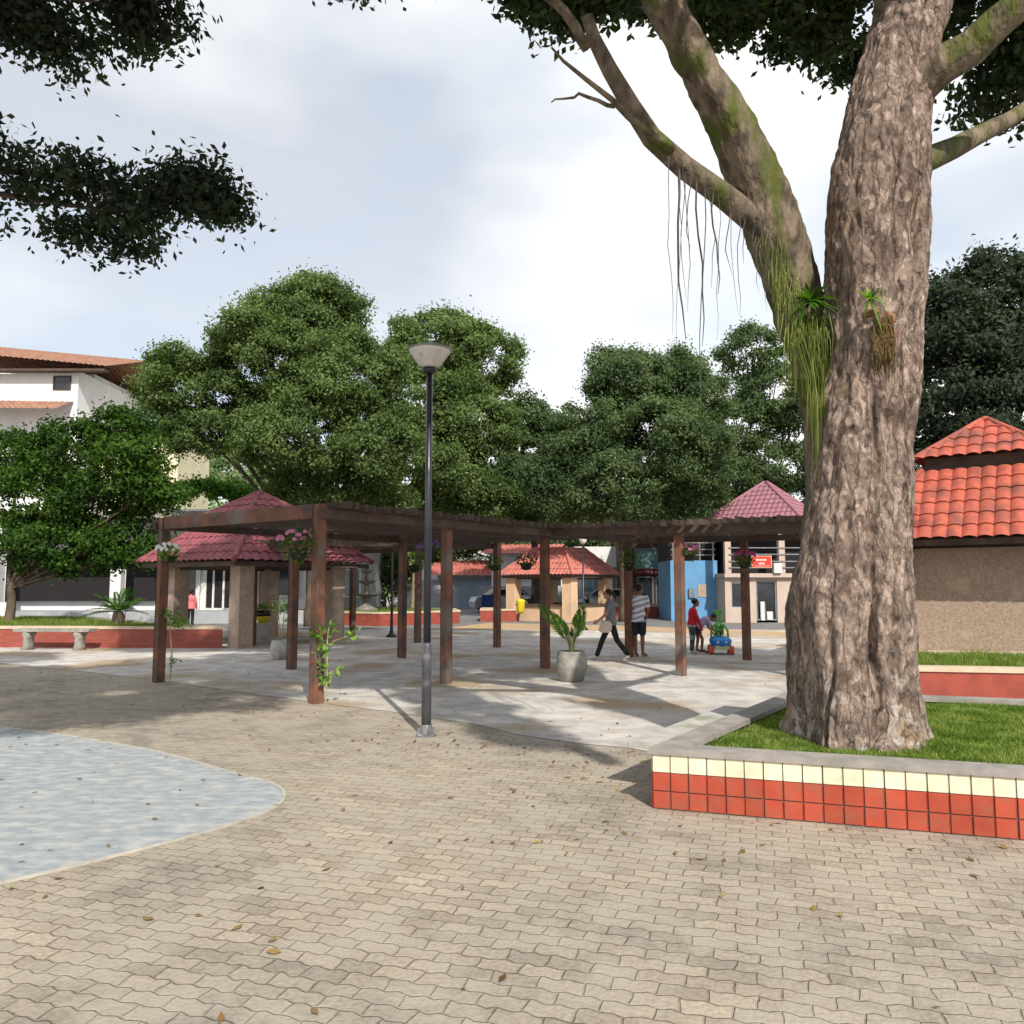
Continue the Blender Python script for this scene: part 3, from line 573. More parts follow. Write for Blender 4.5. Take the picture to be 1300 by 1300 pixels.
# bromeliads, hanging cactus, aerial roots
def rosette(name, label, loc, n, ln, w, m, group=None, tilt=Vector((0, -.4, 1)), cat='plant', up=.5):
    root = empty(name, loc, label=label, cat=cat, group=group); mb = MB()
    for i in range(n):
        a = i * 2.4 + random.uniform(-.2, .2); el = up * random.uniform(.1, 1.4); l = ln * random.uniform(.7, 1.1)
        d = (Vector((math.cos(a), math.sin(a), 0)) * math.cos(el) + Vector((0, 0, 1)) * math.sin(el)); d = Vector((0, 0, 1)).rotation_difference(tilt.normalized()) @ d
        side = d.cross(Vector((0, 0, 1)))
        if side.length < .1: side = Vector((1, 0, 0))
        side.normalize(); vs = []; seg = 6
        for s_ in range(seg + 1):
            t = s_ / seg; p = d * l * t + Vector((0, 0, -1)) * l * .45 * t * t; ww = w * (math.sin(math.pi * min(1, t * .8 + .2)) ** .7) * (1 - t ** 3)
            vs += [p + side * ww, p - side * ww + Vector((0, 0, .002))]
        mb._add(vs, [(2 * q, 2 * q + 1, 2 * q + 3, 2 * q + 2) for q in range(seg)])
    mb.build('leaves', m, root, smooth=True); return root
rosette('bromeliad', 'bright green bromeliad rosette growing in the fork on the leaning stem', at(1028, 384, 6.8), 38, .3, .026, leafC, up=.75, tilt=Vector((0, -.9, .75)))
rosette('bromeliad', 'small yellow green bromeliad clinging high on the main trunk', at(1104, 380, 6.34), 14, .24, .016, leafE, up=.8, tilt=Vector((.1, -.9, .3)))
rosette('epiphyte', 'tuft of long thin leaves hanging left from the leaning stem', at(1003, 437, 6.9), 7, .42, .01, leafE, tilt=Vector((-1, -.2, .1)))
mb = MB()
for i in range(190):
    a = random.uniform(0, 1); x0 = 1003 + 46 * a; y0 = random.uniform(395, 425); y1 = random.choice([random.uniform(440, 560), random.uniform(520, 640)])
    x1 = 1022 + 26 * a * (1 - (y1 - 440) / 400) + random.uniform(-6, 8) + (y1 - 440) * .06; Yd = random.uniform(6.8, 7.1)
    pts = [tp(x0, y0, Yd), tp(x0 + (x1 - x0) * .25 + random.uniform(-5, 5), y0 + 18, Yd - .1), tp(x1 + random.uniform(-4, 4), (y0 + y1) / 2, Yd - .08), tp(x1, y1, Yd)]
    mb.tube([p + TB for p in pts], [.003, .0045, .0035, .0015], n=4)
for i in range(60):
    x0, y0 = random.uniform(1000, 1046), random.uniform(392, 420); x1 = x0 + random.uniform(-16, 16); q = [at(x0, y0, 6.85), at((x0 + x1) / 2 + random.uniform(-4, 4), y0 - random.uniform(0, 8), 6.76), at(x1, y0 + random.uniform(10, 30), 6.72), at(x1 + random.uniform(-4, 4), y0 + random.uniform(50, 110), 6.8)]; mb.tube(q, [.004, .004, .0035, .0015], n=4)
for i in range(90):
    t_ = random.random(); y0 = 290 + 95 * t_; x0 = 968 + 40 * t_ + random.uniform(-14, 26); q = [at(x0, y0, 6.78), at(x0 + random.uniform(-4, 4), y0 + 14, 6.72), at(x0 + random.uniform(-5, 5), y0 + random.uniform(25, 75), 6.76)]; mb.tube(q, [.003, .003, .001], n=4)
tag(mb.build('hanging_cactus', strandM), label='long curtain of yellow green hanging strands below the bromeliad on the tree', cat='plant')
random.seed(3)
mb = MB()
for i in range(110):
    x0, y0 = 1108 + random.uniform(0, 26), random.uniform(400, 430); y1 = y0 + random.uniform(15, 62)
    mb.tube([at(x0, y0, 6.40), at(x0 + random.uniform(-3, 6), (y0 + y1) / 2, 6.36), at(x0 + random.uniform(-2, 4), y1, 6.42)], [.006, .006, .002], n=4)
tag(mb.build('moss_tuft', mat('dry_moss', (.07, .05, .02), (.15, .1, .04), scale=20, rough=1)), label='brown tuft of dry moss hanging under the scar on the trunk', cat='plant')
sc = MB(); sc.ell(at(1116, 412, 6.6), (.13, .2, .1), 18, 12); sc.ell(at(1099, 404, 6.6), (.09, .2, .055), 16, 10); sc.ell(at(1124, 432, 6.62), (.08, .19, .14), 16, 10)
tag(sc.build('bark_scar', mat('orange_scar', (.36, .18, .1), (.12, .075, .05), scale=16, rough=.95, bump=.05, bscale=20), smooth=True), label='orange brown bark scar bulging from the main trunk', cat='bark scar')
mb = MB()
for x, y1, dx, r in ((851, 424, 3, .0035), (863, 432, 7, .011), (869, 380, 4, .004), (872, 395, 5, .004), (861, 452, 2, .003), (890, 440, 4, .009), (893, 520, -2, .005), (904, 366, 4, .004), (909, 374, 5, .008), (912, 432, 2, .003), (925, 348, 4, .005), (933, 400, 2, .003), (938, 402, 4, .004), (963, 370, 0, .004), (943, 335, 6, .004), (970, 395, 5, .003), (875, 330, 3, .005), (955, 330, 2, .003)):
    Yd = 6.55 + random.uniform(-.15, .15); y0 = 198 + (x - 850) * .78; q = []
    for k in range(7):
        t = k / 6; q.append(at(x - dx * .5 + dx * t + random.uniform(-2.2, 2.2) + 3 * math.sin(t * 5 + x), y0 + (y1 - y0) * t, Yd + .04 * math.sin(t * 7 + x)))
    mb.tube(q, [r, r, r * .95, r * .9, r * .8, r * .6, r * .3], n=5)
tag(mb.build('aerial_roots', mat('root_brown', (.06, .055, .06), (.1, .1, .09), scale=9, rough=.9)), label='thin dark aerial roots dangling from the branch left of the big tree', cat='roots')

# ------------------------------------------------------------------ pergola
PP_ = {k: gp(*v) for k, v in dict(A1=(401, 893), A2=(566, 868), A3=(692, 848.5), A4=(799, 834), B1=(201, 866), B2=(370, 850), B3=(510, 835.5), B4=(631, 822), C2=(865, 858), C3=(948.5, 838)).items()}
PP_['C4'] = PP_['C2'] + Vector((2.5, -1.35, 0)); PP_['C5'] = PP_['C3'] + Vector((2.5, -1.3, 0)); PP_['D1'] = gp(320, 819.5); PP_['D2'] = gp(447, 809); PP_['D3'] = gp(530, 816); PP_['D4'] = (PP_['B3'] + PP_['D1']) / 2
pg = empty('pergola', (0, 0, 0), label='cross shaped weathered timber pergola standing over the paved court', cat='pergola')
PH = 2.66
random.seed(5)
for k, p in PP_.items():
    ang = math.atan2(2.3, 1.86); mb = MB(); mb.box((p.x, p.y, 1.415), (.155, .155, 2.83), rz=ang, bev=.008)
    o = mb.build('post', wood, pg)
def beamline(a, b, ext0=.3, ext1=.3, w=.07, h=.13, z=2.69, off=0, nm='beam'):
    a, b = Vector(a), Vector(b); d = (b - a).normalized(); s_ = Vector((-d.y, d.x, 0)) * off
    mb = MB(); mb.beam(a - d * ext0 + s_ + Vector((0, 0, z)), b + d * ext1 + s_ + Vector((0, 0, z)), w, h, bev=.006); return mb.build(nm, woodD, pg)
beamline(PP_['A1'], PP_['A4'], .12, .2, off=-.125); beamline(PP_['B1'], PP_['B4'], .12, .2, off=.125)
beamline(PP_['A3'], PP_['C4'], -.1, .12, off=-.125, z=2.685, nm='beam'); beamline(PP_['A4'], PP_['C5'], -.1, .12, off=.125, z=2.685)
beamline(PP_['D1'], PP_['B3'], .2, -.1, off=-.125, z=2.685); beamline(PP_['D2'], PP_['B4'], .2, -.1, off=.125, z=2.685)
fd = (PP_['A1'] - PP_['B1']).normalized()
mb = MB(); nrm = Vector((fd.y, -fd.x, 0)); mb.beam(PP_['B1'] + fd * .084 + nrm * .03 + Vector((0, 0, 2.735)), PP_['A1'] - fd * .084 + nrm * .03 + Vector((0, 0, 2.735)), .07, .21, bev=.006); mb.build('fascia', wood, pg)
fd2 = (PP_['D2'] - PP_['D1']).normalized(); mb = MB(); mb.beam(PP_['D1'] - fd2 * .3 + Vector((-.12, .1, 2.72)), PP_['D2'] + fd2 * .3 + Vector((-.12, .1, 2.72)), .07, .2, bev=.006); mb.build('fascia', wood, pg)
def rafters(a0, a1, b0, b1, n, oh0, oh1, z=2.815, h=.1, t0=0, t1=1):
    for i in range(n):
        t = t0 + (t1 - t0) * (i + .5) / n; p, q = a0.lerp(a1, t), b0.lerp(b1, t); d = (q - p).normalized(); j = random.uniform
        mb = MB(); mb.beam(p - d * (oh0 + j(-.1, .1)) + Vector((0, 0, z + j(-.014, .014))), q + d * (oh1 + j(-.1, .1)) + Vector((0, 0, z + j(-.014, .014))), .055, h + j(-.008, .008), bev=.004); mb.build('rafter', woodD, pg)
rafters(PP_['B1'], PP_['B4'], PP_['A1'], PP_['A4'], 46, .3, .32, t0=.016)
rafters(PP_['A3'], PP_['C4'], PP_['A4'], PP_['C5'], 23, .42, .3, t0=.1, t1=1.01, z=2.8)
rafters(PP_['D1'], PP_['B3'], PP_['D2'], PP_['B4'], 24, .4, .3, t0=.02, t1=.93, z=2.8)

# ------------------------------------------------------------------ street lamps
def bowl_lamp(loc, H):
    root = empty('street_lamp', loc, label='tall black street lamp with a pale glass bowl in the foreground', cat='street lamp')
    mb = MB(); mb.tube([(0, 0, 0), (0, 0, 1.0), (0, 0, 1.03)], [.055, .054, .044], 20); mb.build('lower_pole', mat('sheen_pole_paint', (.09, .09, .105), (.05, .05, .065), scale=5, rough=.4, spec=.6, c3=(.2, .19, .19), s3=4), root, smooth=True)  # lower pole greyed in the colour to imitate its reflective sheen
    mb = MB(); mb.tube([(0, 0, 1.03), (0, 0, H)], [.044, .036], 20); mb.build('pole', mat('dark_pole_paint', (.02, .021, .032), (.03, .03, .04), scale=5, rough=.3, spec=.6), root, smooth=True)
    mb = MB(); mb.lathe([(.11, 0), (.11, .012), (.075, .03), (.064, .12), (.06, .125)], n=16)
    for k in range(4):
        a = k * math.pi / 2 + .4; mb.box((.08 * math.cos(a), .08 * math.sin(a), .05), (.05, .01, .08), rz=a)
    mb.build('base_flange', greyM, root)
    mb = MB(); mb.lathe([(.04, H - .05), (.075, H - .03), (.09, H + .005), (.05, H + .02)], n=20); mb.build('collar', blackM, root, smooth=True)
    mb = MB(); mb.lathe([(.085, H + .02), (.13, H + .05), (.235, H + .2), (.25, H + .225), (.24, H + .225), (.12, H + .06), (.06, H + .03)], n=32); g = mb.build('lamp_bowl', bowlM, root, smooth=True)
    mb = MB(); mb.lathe([(.262, H + .222), (.262, H + .236), (.2, H + .262), (.06, H + .285), (.01, H + .287)], n=32); mb.build('lid', greyM, root, smooth=True)
    mb = MB(); mb.lathe([(.05, H + .02), (.05, H + .12), (.03, H + .13), (.03, H + .2)], n=12); mb.build('bulb', frameW, root, smooth=True)
    return root
lp = gp(541, 934); k = at(549, 467, lp.y); bowl_lamp(lp, k.z - .02)
def small_lamp(loc, label):
    root = empty('lamp_post', loc, label=label, cat='lamp post', group='short black lamp posts')
    mb = MB(); mb.lathe([(.17, 0), (.17, .05), (.07, .12), (.05, .3), (.04, .9), (.055, .95), (.035, 1.0), (.03, 3.1)], n=12); mb.build('pole', blackM, root, smooth=True)
    mb = MB(); mb.lathe([(.05, 3.1), (.13, 3.2), (.16, 3.34), (.1, 3.48), (.03, 3.52)], n=14); mb.build('globe', bowlM, root, smooth=True)
small_lamp(gp(497, 809), 'short black lamp post with a flared foot near the fountain planter')
small_lamp(gp(741, 800), 'thin black lamp post in front of the salmon roofed kiosk')

# ------------------------------------------------------------------ kiosks
UX, VX = Vector((.6, .8, 0)), Vector((-.8, .6, 0))
def roof_tiles(mb, e0, e1, q0, q1, per=.2, row=.36, amp=None):
    amp = amp or per * .2; e0, e1, q0, q1 = map(Vector, (e0, e1, q0, q1)); ax = (e1 - e0); Lx = ax.length; ax.normalize(); m0, m1 = (e0 + e1) / 2, (q0 + q1) / 2
    upv = m1 - m0; Ls = upv.length; upn = upv.normalized(); nor = ax.cross(upn).normalized()
    if nor.z < 0: nor = -nor
    nr = max(2, int(round(Ls / row))); ns = int(Lx / per * 8); vs = []; fs = []; nrow = 0
    tl = [(v, -1 * 0 + k) for v in range(nr) for k in (0, 1)]
    half0, half1 = Lx / 2, (q1 - q0).length / 2
    for r_ in range(nr):
        for k in (0, 1):
            t = (r_ + k) / nr; hw = half0 + (half1 - half0) * t; lift = .028 if k == 0 else 0.0
            for i in range(ns + 1):
                x = -half0 + Lx * i / ns; xc = max(-hw, min(hw, x)); w = abs(math.sin(math.pi * xc / per)) ** .7
                p = m0 + upv * t + ax * xc + nor * (amp * w + lift); vs.append(p)
        nrow += 2
    for r_ in range(nrow - 1):
        for i in range(ns): a = r_ * (ns + 1) + i; fs.append((a, a + 1, a + ns + 2, a + ns + 1))
    mb._add(vs, fs)
def kiosk(name, label, C, hs, he, ze, ht, zt, cup, tile, pillar_m, pw=.45, u=UX, v=VX, period=.2, counter=False, board=None):
    root = empty(name, (C[0], C[1], 0), label=label, cat='kiosk')
    def cn(h, z): return [u * a * h + v * b * h + Vector((0, 0, z)) for a, b in ((-1, -1), (1, -1), (1, 1), (-1, 1))]
    ang = math.atan2(u.y, u.x)
    for p in cn(hs, 0):
        mb = MB(); mb.box((p.x, p.y, (ze - .02) / 2), (pw, pw, ze - .02), rz=ang, bev=.015); mb.build('pillar', pillar_m, root)
    E, T = cn(he, ze), cn(ht, zt); rf = MB()
    for i in range(4):
        j = (i + 1) % 4; roof_tiles(rf, E[i], E[j], T[i], T[j], per=period)
    ro = rf.build('roof', tile, root, smooth=False)
    cap = MB()
    for i in range(4):
        n = 10; cap.tube([E[i].lerp(T[i], t / n) + Vector((0, 0, .035 + (.018 if t % 2 else 0))) for t in range(n + 1)], .075, 8)
    cap.build('ridge_cap', tile, ro, smooth=True)
    bd = MB(); In = cn(he - .1, ze - .06)
    for i in range(4): bd.beam(In[i], In[(i + 1) % 4], .05, .12)
    I2, I3 = cn(hs, ze - .1), cn(.05, ze - .06)
    for i in range(4): bd.beam(I2[i], I2[(i + 1) % 4], .12, .16)
    bd.poly([p for p in cn(he - .12, ze - .02)]); bd.build('eaves', board or woodD, root)
    if cup:
        zc, hc, za = cup; E2, T2 = cn(hc, zc), cn(.06, za); mb = MB()
        for i in range(4): roof_tiles(mb, E2[i], E2[(i + 1) % 4], T2[i], T2[(i + 1) % 4], per=period)
        co = mb.build('cupola_roof', tile, root)
        mb = MB()
        for i in range(4): mb.tube([E2[i].lerp(T2[i], t / 6) + Vector((0, 0, .03)) for t in range(7)], .06, 8)
        mb.ell((0, 0, za + .04), (.1, .1, .08)); mb.build('ridge_cap', tile, co, smooth=True)
        mb = MB(); mb.box((0, 0, (zt + zc) / 2 - .02), (2 * ht - .1, 2 * ht - .1, zc - zt + .1), rz=ang); mb.build('cupola_wall', woodD, root)
    if counter:
        mb = MB(); Q = cn(hs, 0)
        for i in (0, 3, 1):
            a, b = Q[i], Q[(i + 1) % 4]; d = (b - a).normalized(); mb.beam(a + d * pw * .5 + Vector((0, 0, .35)), b - d * pw * .5 + Vector((0, 0, .35)), .15, .7)
        mb.build('low_wall', pillar_m, root)
        mb = MB()
        for i in (0, 3, 1):
            a, b = Q[i], Q[(i + 1) % 4]; d = (b - a).normalized(); mb.beam(a + d * pw * .45 + Vector((0, 0, .73)), b - d * pw * .45 + Vector((0, 0, .73)), .35, .06)
        mb.build('counter', woodD, root)
    return root
kiosk('kiosk', 'pebbledash pillared kiosk with a two tier maroon tiled roof, left of the court', (-7.45, 23.1), 1.56, 2.36, 2.25, 1.32, 3.15, (3.42, 1.42, 4.3), tileA, pebble, pw=.46, period=.29)
kiosk('kiosk', 'small cream pillared kiosk with a salmon tiled roof beyond the pergola', (2.2, 36.4), 1.52, 2.0, 2.04, .75, 3.3, None, tileB, creamP, pw=.5, counter=True)
kc = kiosk('kiosk', 'orange roofed kiosk half hidden to the right behind the big trunk', (10.3, 16.9), 1.55, 2.45, 2.55, 1.1, 4.05, (4.3, 1.25, 5.2), tileO, pebble, pw=.55, period=.26)
_a, _b = -UX * 1.55 + VX * 1.55, -UX * 1.55 - VX * 1.55; _d = (_b - _a).normalized()
mb = MB(); mb.beam(_a + _d * .275 + Vector((0, 0, 1.2)), _b - _d * .275 + Vector((0, 0, 1.2)), .2, 2.4); mb.build('wall', pebble, kc)

# ------------------------------------------------------------------ other planters
def low_planter(label, pts, h, cope=copeC, face=brickP, gz=None, cw=.22, grass_n=0):
    r_, _, ins_ = planter('low_planter', label, [(p[0], p[1]) for p in pts], h, face, cope, cw=cw, ct=.07, fillz=h - .07)
    if grass_n:
        o = Vector((pts[0][0], pts[0][1], 0)); q = [(p.x + o.x, p.y + o.y) for p in ins_(cw)]
        grass('grass', 'grass filling the ' + label.replace(' planter', ' planter', 1), q, h - .07, grass_n, .14)
    return r_
bk = bpy.data.materials.new('planter_brick'); bk.use_nodes = True; t = bk.node_tree; b = t.nodes['Principled BSDF']; b.inputs['Roughness'].default_value = .7
tcn = N(t, 'ShaderNodeTexCoord'); mpn = N(t, 'ShaderNodeMapping'); mpn.inputs['Rotation'].default_value = (R(90), 0, 0); br = N(t, 'ShaderNodeTexBrick'); br.inputs['Scale'].default_value = 1; br.inputs['Brick Width'].default_value = .22; br.inputs['Row Height'].default_value = .075; br.inputs['Mortar Size'].default_value = .008
br.inputs['Color1'].default_value = (.36, .07, .045, 1); br.inputs['Color2'].default_value = (.27, .05, .035, 1); br.inputs['Mortar'].default_value = (.2, .09, .07, 1)
L(t, tcn.outputs['Object'], mpn.inputs[0]); L(t, mpn.outputs[0], br.inputs[0]); L(t, br.outputs[0], b.inputs['Base Color'])
low_planter('long red brick planter beside the maroon roofed kiosk', [(-26, 21.6), (-10.9, 20.9), (-7.55, 20.75), (-9.6, 22.4), (-15, 27.5), (-26, 28)], .56, face=bk, grass_n=26000)
low_planter('red planter with cream coping around the fountain', [(-9.0, 33.4), (-5.2, 31.2), (-2.2, 33.5), (-2.6, 36), (-6.5, 38), (-10, 37)], .55, face=brickP, grass_n=12000)
low_planter('short red planter left of the salmon roofed kiosk', [(-1.4, 35.0), (.2, 35.0), (.2, 37.2), (-1.4, 37.2)], .55)
low_planter('red planter in front of the dark shopfront', [(5.0, 38.5), (9.6, 38.5), (9.6, 41), (5.0, 41)], .62)
low_planter('red and cream planter below the orange roofed kiosk', [(5.4, 11.6), (11, 10.6), (12, 13.4), (6.6, 14.4)], .5, cope=copeC, face=brickP, grass_n=14000)

# cycad and bench in the left
cy = gp(152, 792); r_ = empty('cycad', (-11.5, 23.2, .5), label='dark cycad with arching fronds in the long red planter', cat='plant')
def frond(mb, base, d, l, droop, lw, n=16, tw=.012):
    d = Vector(d).normalized(); side = d.cross(Vector((0, 0, 1))).normalized(); prev = None; sp_ = []
    for i in range(n + 1):
        t = i / n; p = Vector(base) + d * l * t + Vector((0, 0, -droop * l * t * t)); sp_.append(p)
    mb.tube(sp_, [.009 * (1 - .8 * i / n) for i in range(n + 1)], n=4)
    for i in range(3, n + 1):
        t = i / n; p = sp_[i]; tg = (sp_[i] - sp_[i - 1]).normalized(); ll = lw * math.sin(math.pi * (.15 + .85 * t)) ** .6 + .02
        for s_ in (-1, 1):
            q = p + (side * s_ * .8 + tg * .55 + Vector((0, 0, -.15 - random.random() * .25))) * ll; w = tg * tw
            m_ = (p + q) / 2 + Vector((0, 0, .01)); mb._add([p - w * .4, m_ - w, q, m_ + w], [(0, 1, 2, 3)])
mb = MB()
for i in range(26):
    a = i * 2.4; e = random.uniform(.2, 1.2); frond(mb, (0, 0, .35), (math.cos(a) * math.cos(e), math.sin(a) * math.cos(e), math.sin(e)), random.uniform(.9, 1.3), .35, .12, 22, .02)
mb.build('fronds', leafC, r_)
mb = MB(); mb.lathe([(.16, -.1), (.17, .2), (.12, .38)], n=12, wob=.05); mb.build('trunk', barkF, r_)
bc = empty('concrete_bench', (-10.75, 20.25, 0), R(-3), label='pale concrete bench with a curved leg at the long red planter', cat='bench')
mb = MB(); mb.box((-.9, 0, .5), (2.0, .45, .07), bev=.02); mb.build('seat', conc, bc)
for x in (-.25, -1.6):
    mb = MB(); mb.loft([((x, 0, 0), (.15, 0, 0), (0, .2, 0)), ((x, 0, .12), (.1, 0, 0), (0, .17, 0)), ((x, 0, .3), (.09, 0, 0), (0, .17, 0)), ((x, 0, .465), (.2, 0, 0), (0, .2, 0))], 14); mb.build('leg', conc, bc, smooth=True)

# fountain
fo = empty('fountain', (-6.25, 34.0, .48), label='dark three tier stone fountain in the cream edged planter', cat='fountain')
st = mat('dark_stone', (.13, .12, .11), (.25, .23, .2), scale=6, rough=.9, bump=.01)
mb = MB(); mb.lathe([(.5, 0), (.5, .12), (.3, .2), (.16, .3), (.2, .55), (.13, .62)], n=20); mb.build('pedestal', st, fo, smooth=True)
for z, r in ((.6, .62), (1.15, .42), (1.6, .27)):
    mb = MB(); mb.lathe([(.09, z), (r * .5, z + .03), (r, z + .14), (r * 1.03, z + .17), (r * .93, z + .17), (.1, z + .08)], n=24); mb.build('basin', st, fo, smooth=True)
mb = MB(); mb.lathe([(.11, .65), (.14, .85), (.08, 1.15), (.08, 1.2), (.11, 1.4), (.06, 1.6), (.05, 1.75), (.1, 1.85), (.03, 2.02), (.01, 2.04)], n=14); mb.build('column', st, fo, smooth=True)

# ------------------------------------------------------------------ buildings
def panel(root, name, m, c, d, rz=0, bev=0): 
    mb = MB(); mb.box(c, d, rz=rz, bev=bev); return mb.build(name, m, root)
def window(root, x, y, z, w, h, fr=frameW, gl=darkG, t=.06, bars=1, name='window'):
    mb = MB()
    for sx in (-1, 1): mb.box((x + sx * (w / 2 - t / 2), y, z), (t, .1, h))
    for sz in (-1, 1): mb.box((x, y, z + sz * (h / 2 - t / 2)), (w - 2 * t, .1, t))
    for k in range(1, bars + 1): mb.box((x - w / 2 + w * k / (bars + 1), y, z), (t * .6, .08, h - 2 * t))
    f = mb.build(name, fr, root); g = MB(); g.box((x, y + .02, z), (w - 2 * t, .03, h - 2 * t)); g.build('pane', gl, f); return f
# white house with clay roof, far left
wb = empty('white_house', (-27, 48, 0), label='tall white house with a clay tiled roof behind the left trees', cat='house')
# local: right corner at x = +4 (world -23)
panel(wb, 'wall', whiteW, (-3.4, 0, 6.8), (12.0, 9, 13.6)); panel(wb, 'side_wing', creamW, (5.0, .4, 5.2), (4.6, 4.8, 10.4))
mb = MB()
roof_tiles(mb, (-10, -5.3, 15.0), (4.6, -5.3, 13.6), (-10, 0, 16.8), (4.4, 0, 15.4), per=.3); roof_tiles(mb, (4.4, 5.3, 13.4), (-10, 5.3, 14.8), (4.4, 0, 15.4), (-10, 0, 16.8), per=.3)
mb.build('roof', tileF, wb)
panel(wb, 'gable', whiteW, (-3.4, .2, 13.75), (11.4, 5, .5))
panel(wb, 'eaves', woodD, (-2.6, -4.9, 13.5), (14, .5, .12))
mb = MB(); roof_tiles(mb, (-10, -6.2, 11.2), (2.4, -6.2, 11.0), (-10, -4.5, 12.0), (2.4, -4.5, 11.8), per=.3); mb.build('porch_roof', tileF, wb)
window(wb, 1.7, -4.52, 12.9, 1.0, .8, fr=woodD, bars=0); window(wb, 5.6, -2.02, 7.6, 1.1, 1.3); window(wb, -3, -4.52, 8.6, 1.6, 1.2); window(wb, 5.6, -2.02, 4.6, 1.1, 1.3)
mb = MB(); mb.box((5.0, -2.3, 6.0), (4.7, .5, .12)); mb.build('balcony_slab', woodD, wb)
# long white building behind the left kiosk
lb_ = empty('white_building', (-15, 35, 0), label='long low white building with a flat grey canopy behind the maroon roofed kiosk', cat='building')
panel(lb_, 'wall', whiteW, (-4, 2.2, 2.5), (22, 4, 5)); panel(lb_, 'side_wall', greyW, (7.75, 2.6, 1.75), (1.5, 4, 3.5))
panel(lb_, 'canopy', conc, (-3.5, -1.2, 4.5), (23, 3.0, .3)); panel(lb_, 'step', greyW, (-2, -.9, .25), (20, 1.8, .5))
mb = MB(); mb.box((-7.9, .1, 1.95), (14.2, .3, 2.1)); mb.build('painted_opening', darkI, lb_)  # no hole: near-black slab imitates the shaded inside
for x in (-11.6, -6.3, -1.3): panel(lb_, 'column', whiteW, (x, -2.3, 2.2), (.45, .45, 4.4), bev=.02)
window(lb_, .3, .14, 1.75, 1.7, 2.6, gl=darkG, bars=1, t=.18, name='door'); window(lb_, 2.2, .14, 1.75, 1.8, 2.6, gl=darkI, bars=3, t=.14, name='door')
window(lb_, 4.6, .14, 1.9, 1.9, 1.7, gl=darkG, bars=0, t=.1); window(lb_, 6.2, .14, 1.9, .9, 1.7, gl=darkG, bars=0, t=.1)
window(lb_, 7.75, .54, 1.7, .9, 1.3, gl=glassB, bars=1)
mb = MB(); mb.box((-8.5, -3.4, .62), (7, .12, .6), bev=.01); mb.build('parapet', whiteW, lb_)
# centre: small house with garage, wall and white house behind
gh = empty('garage_house', (-3.2, 52, 0), label='low house with a red roof and grey garage door beyond the square', cat='house')
panel(gh, 'wall', greyW, (.6, 1.6, 1.1), (4.6, 3, 2.2)); 
mb = MB(); roof_tiles(mb, (-2.4, -.6, 2.15), (3.4, -.6, 2.15), (-2.0, 2.2, 3.2), (2.4, 2.2, 3.2), per=.3); mb.build('roof', tileB, gh)
g = panel(gh, 'garage_door', mat('grey_blue_door', (.27, .33, .42), (.23, .28, .37), scale=1, rough=.5), (.9, .06, .95), (2.5, .08, 1.9))
panel(gh, 'gate_post', whiteW, (3.0, -.1, 1.0), (.35, .35, 2.0)); panel(gh, 'side_wall', greyW, (-3.2, .2, .95), (3, .25, 1.9))
wh2 = empty('white_house', (-4.0, 58, 0), label='plain white house rising behind the red roofed garage', cat='house')
panel(wh2, 'wall', whiteW, (0, 2, 2.2), (5.4, 4, 4.4)); panel(wh2, 'parapet', conc, (0, 2, 4.44), (5.6, 4.2, .1)); window(wh2, -1, -.02, 2.9, 1.0, 1.0); window(wh2, 1.4, -.02, 2.9, 1.0, 1.0)
wh3 = empty('white_house', (1.2, 50, 0), label='white house with a pink tiled roof behind the salmon roofed kiosk', cat='house')
panel(wh3, 'wall', whiteW, (0, 2, 1.8), (5.0, 4, 3.6)); mb = MB(); roof_tiles(mb, (-3.2, -.5, 3.5), (2.9, -.5, 3.5), (-2.4, 2, 4.2), (2.2, 2, 4.2), per=.3); mb.build('roof', tileB, wh3)
window(wh3, -.6, -.02, 2.4, 1.5, 1.1, gl=glassB, bars=2); window(wh3, 1.5, -.02, 2.2, .9, 1.5, gl=darkG); panel(wh3, 'boundary_wall', greyW, (-.2, -2, .75), (6.0, .2, 1.5))
gl2 = empty('glass_building', (5.8, 48, 0), label='white modern building with big bluish windows behind the kiosk', cat='building')
panel(gl2, 'wall', whiteW, (0, 2, 1.95), (4.0, 4, 3.9)); window(gl2, -.5, -.02, 1.9, 2.2, 1.6, gl=glassB, bars=2); window(gl2, 1.3, -.02, 1.5, .9, 1.9, gl=glassB, bars=0)
panel(gl2, 'water_tank', greyM, (.8, 1, 4.35), (.5, .5, .9), bev=.05)
# dark shopfront
sf = empty('shopfront', (8.3, 44, 0), label='dark two storey shopfront with a maroon sign band beyond the pergola', cat='shop')
panel(sf, 'wall', mat('dark_brown_wall', (.07, .045, .04), (.05, .035, .03), scale=2, rough=.7), (0, 2, 2.4), (3.9, 4, 4.8))
window(sf, -.55, -.03, 3.05, 1.85, 1.15, fr=greyM, gl=glassB, bars=0, t=.07); window(sf, 1.2, -.03, 3.05, .9, 1.15, fr=greyM, gl=darkG, bars=0, t=.07)
sb_ = panel(sf, 'sign_band', mat('maroon_band', (.12, .025, .03), (.09, .02, .025), scale=2, rough=.5), (-.5, -.06, 2.3), (2.2, .12, .34))
mb = MB(); random.seed(2); x = -1.35
while x < .1:      # pale strokes of the illegible shop name
    w = random.uniform(.04, .1); mb.box((x, -.13, 2.3 + random.uniform(-.015, .015)), (w, .02, random.uniform(.06, .12))); x += w + .035
mb.build('lettering', mat('faded_pink', (.3, .12, .13), (.25, .1, .1), scale=3), sb_)
window(sf, -.9, -.03, 1.2, .9, 1.7, fr=greyM, gl=darkG, bars=0, t=.07, name='display_window'); window(sf, .1, -.03, 1.05, .85, 2.0, fr=greyM, gl=darkI, bars=0, t=.06, name='door')
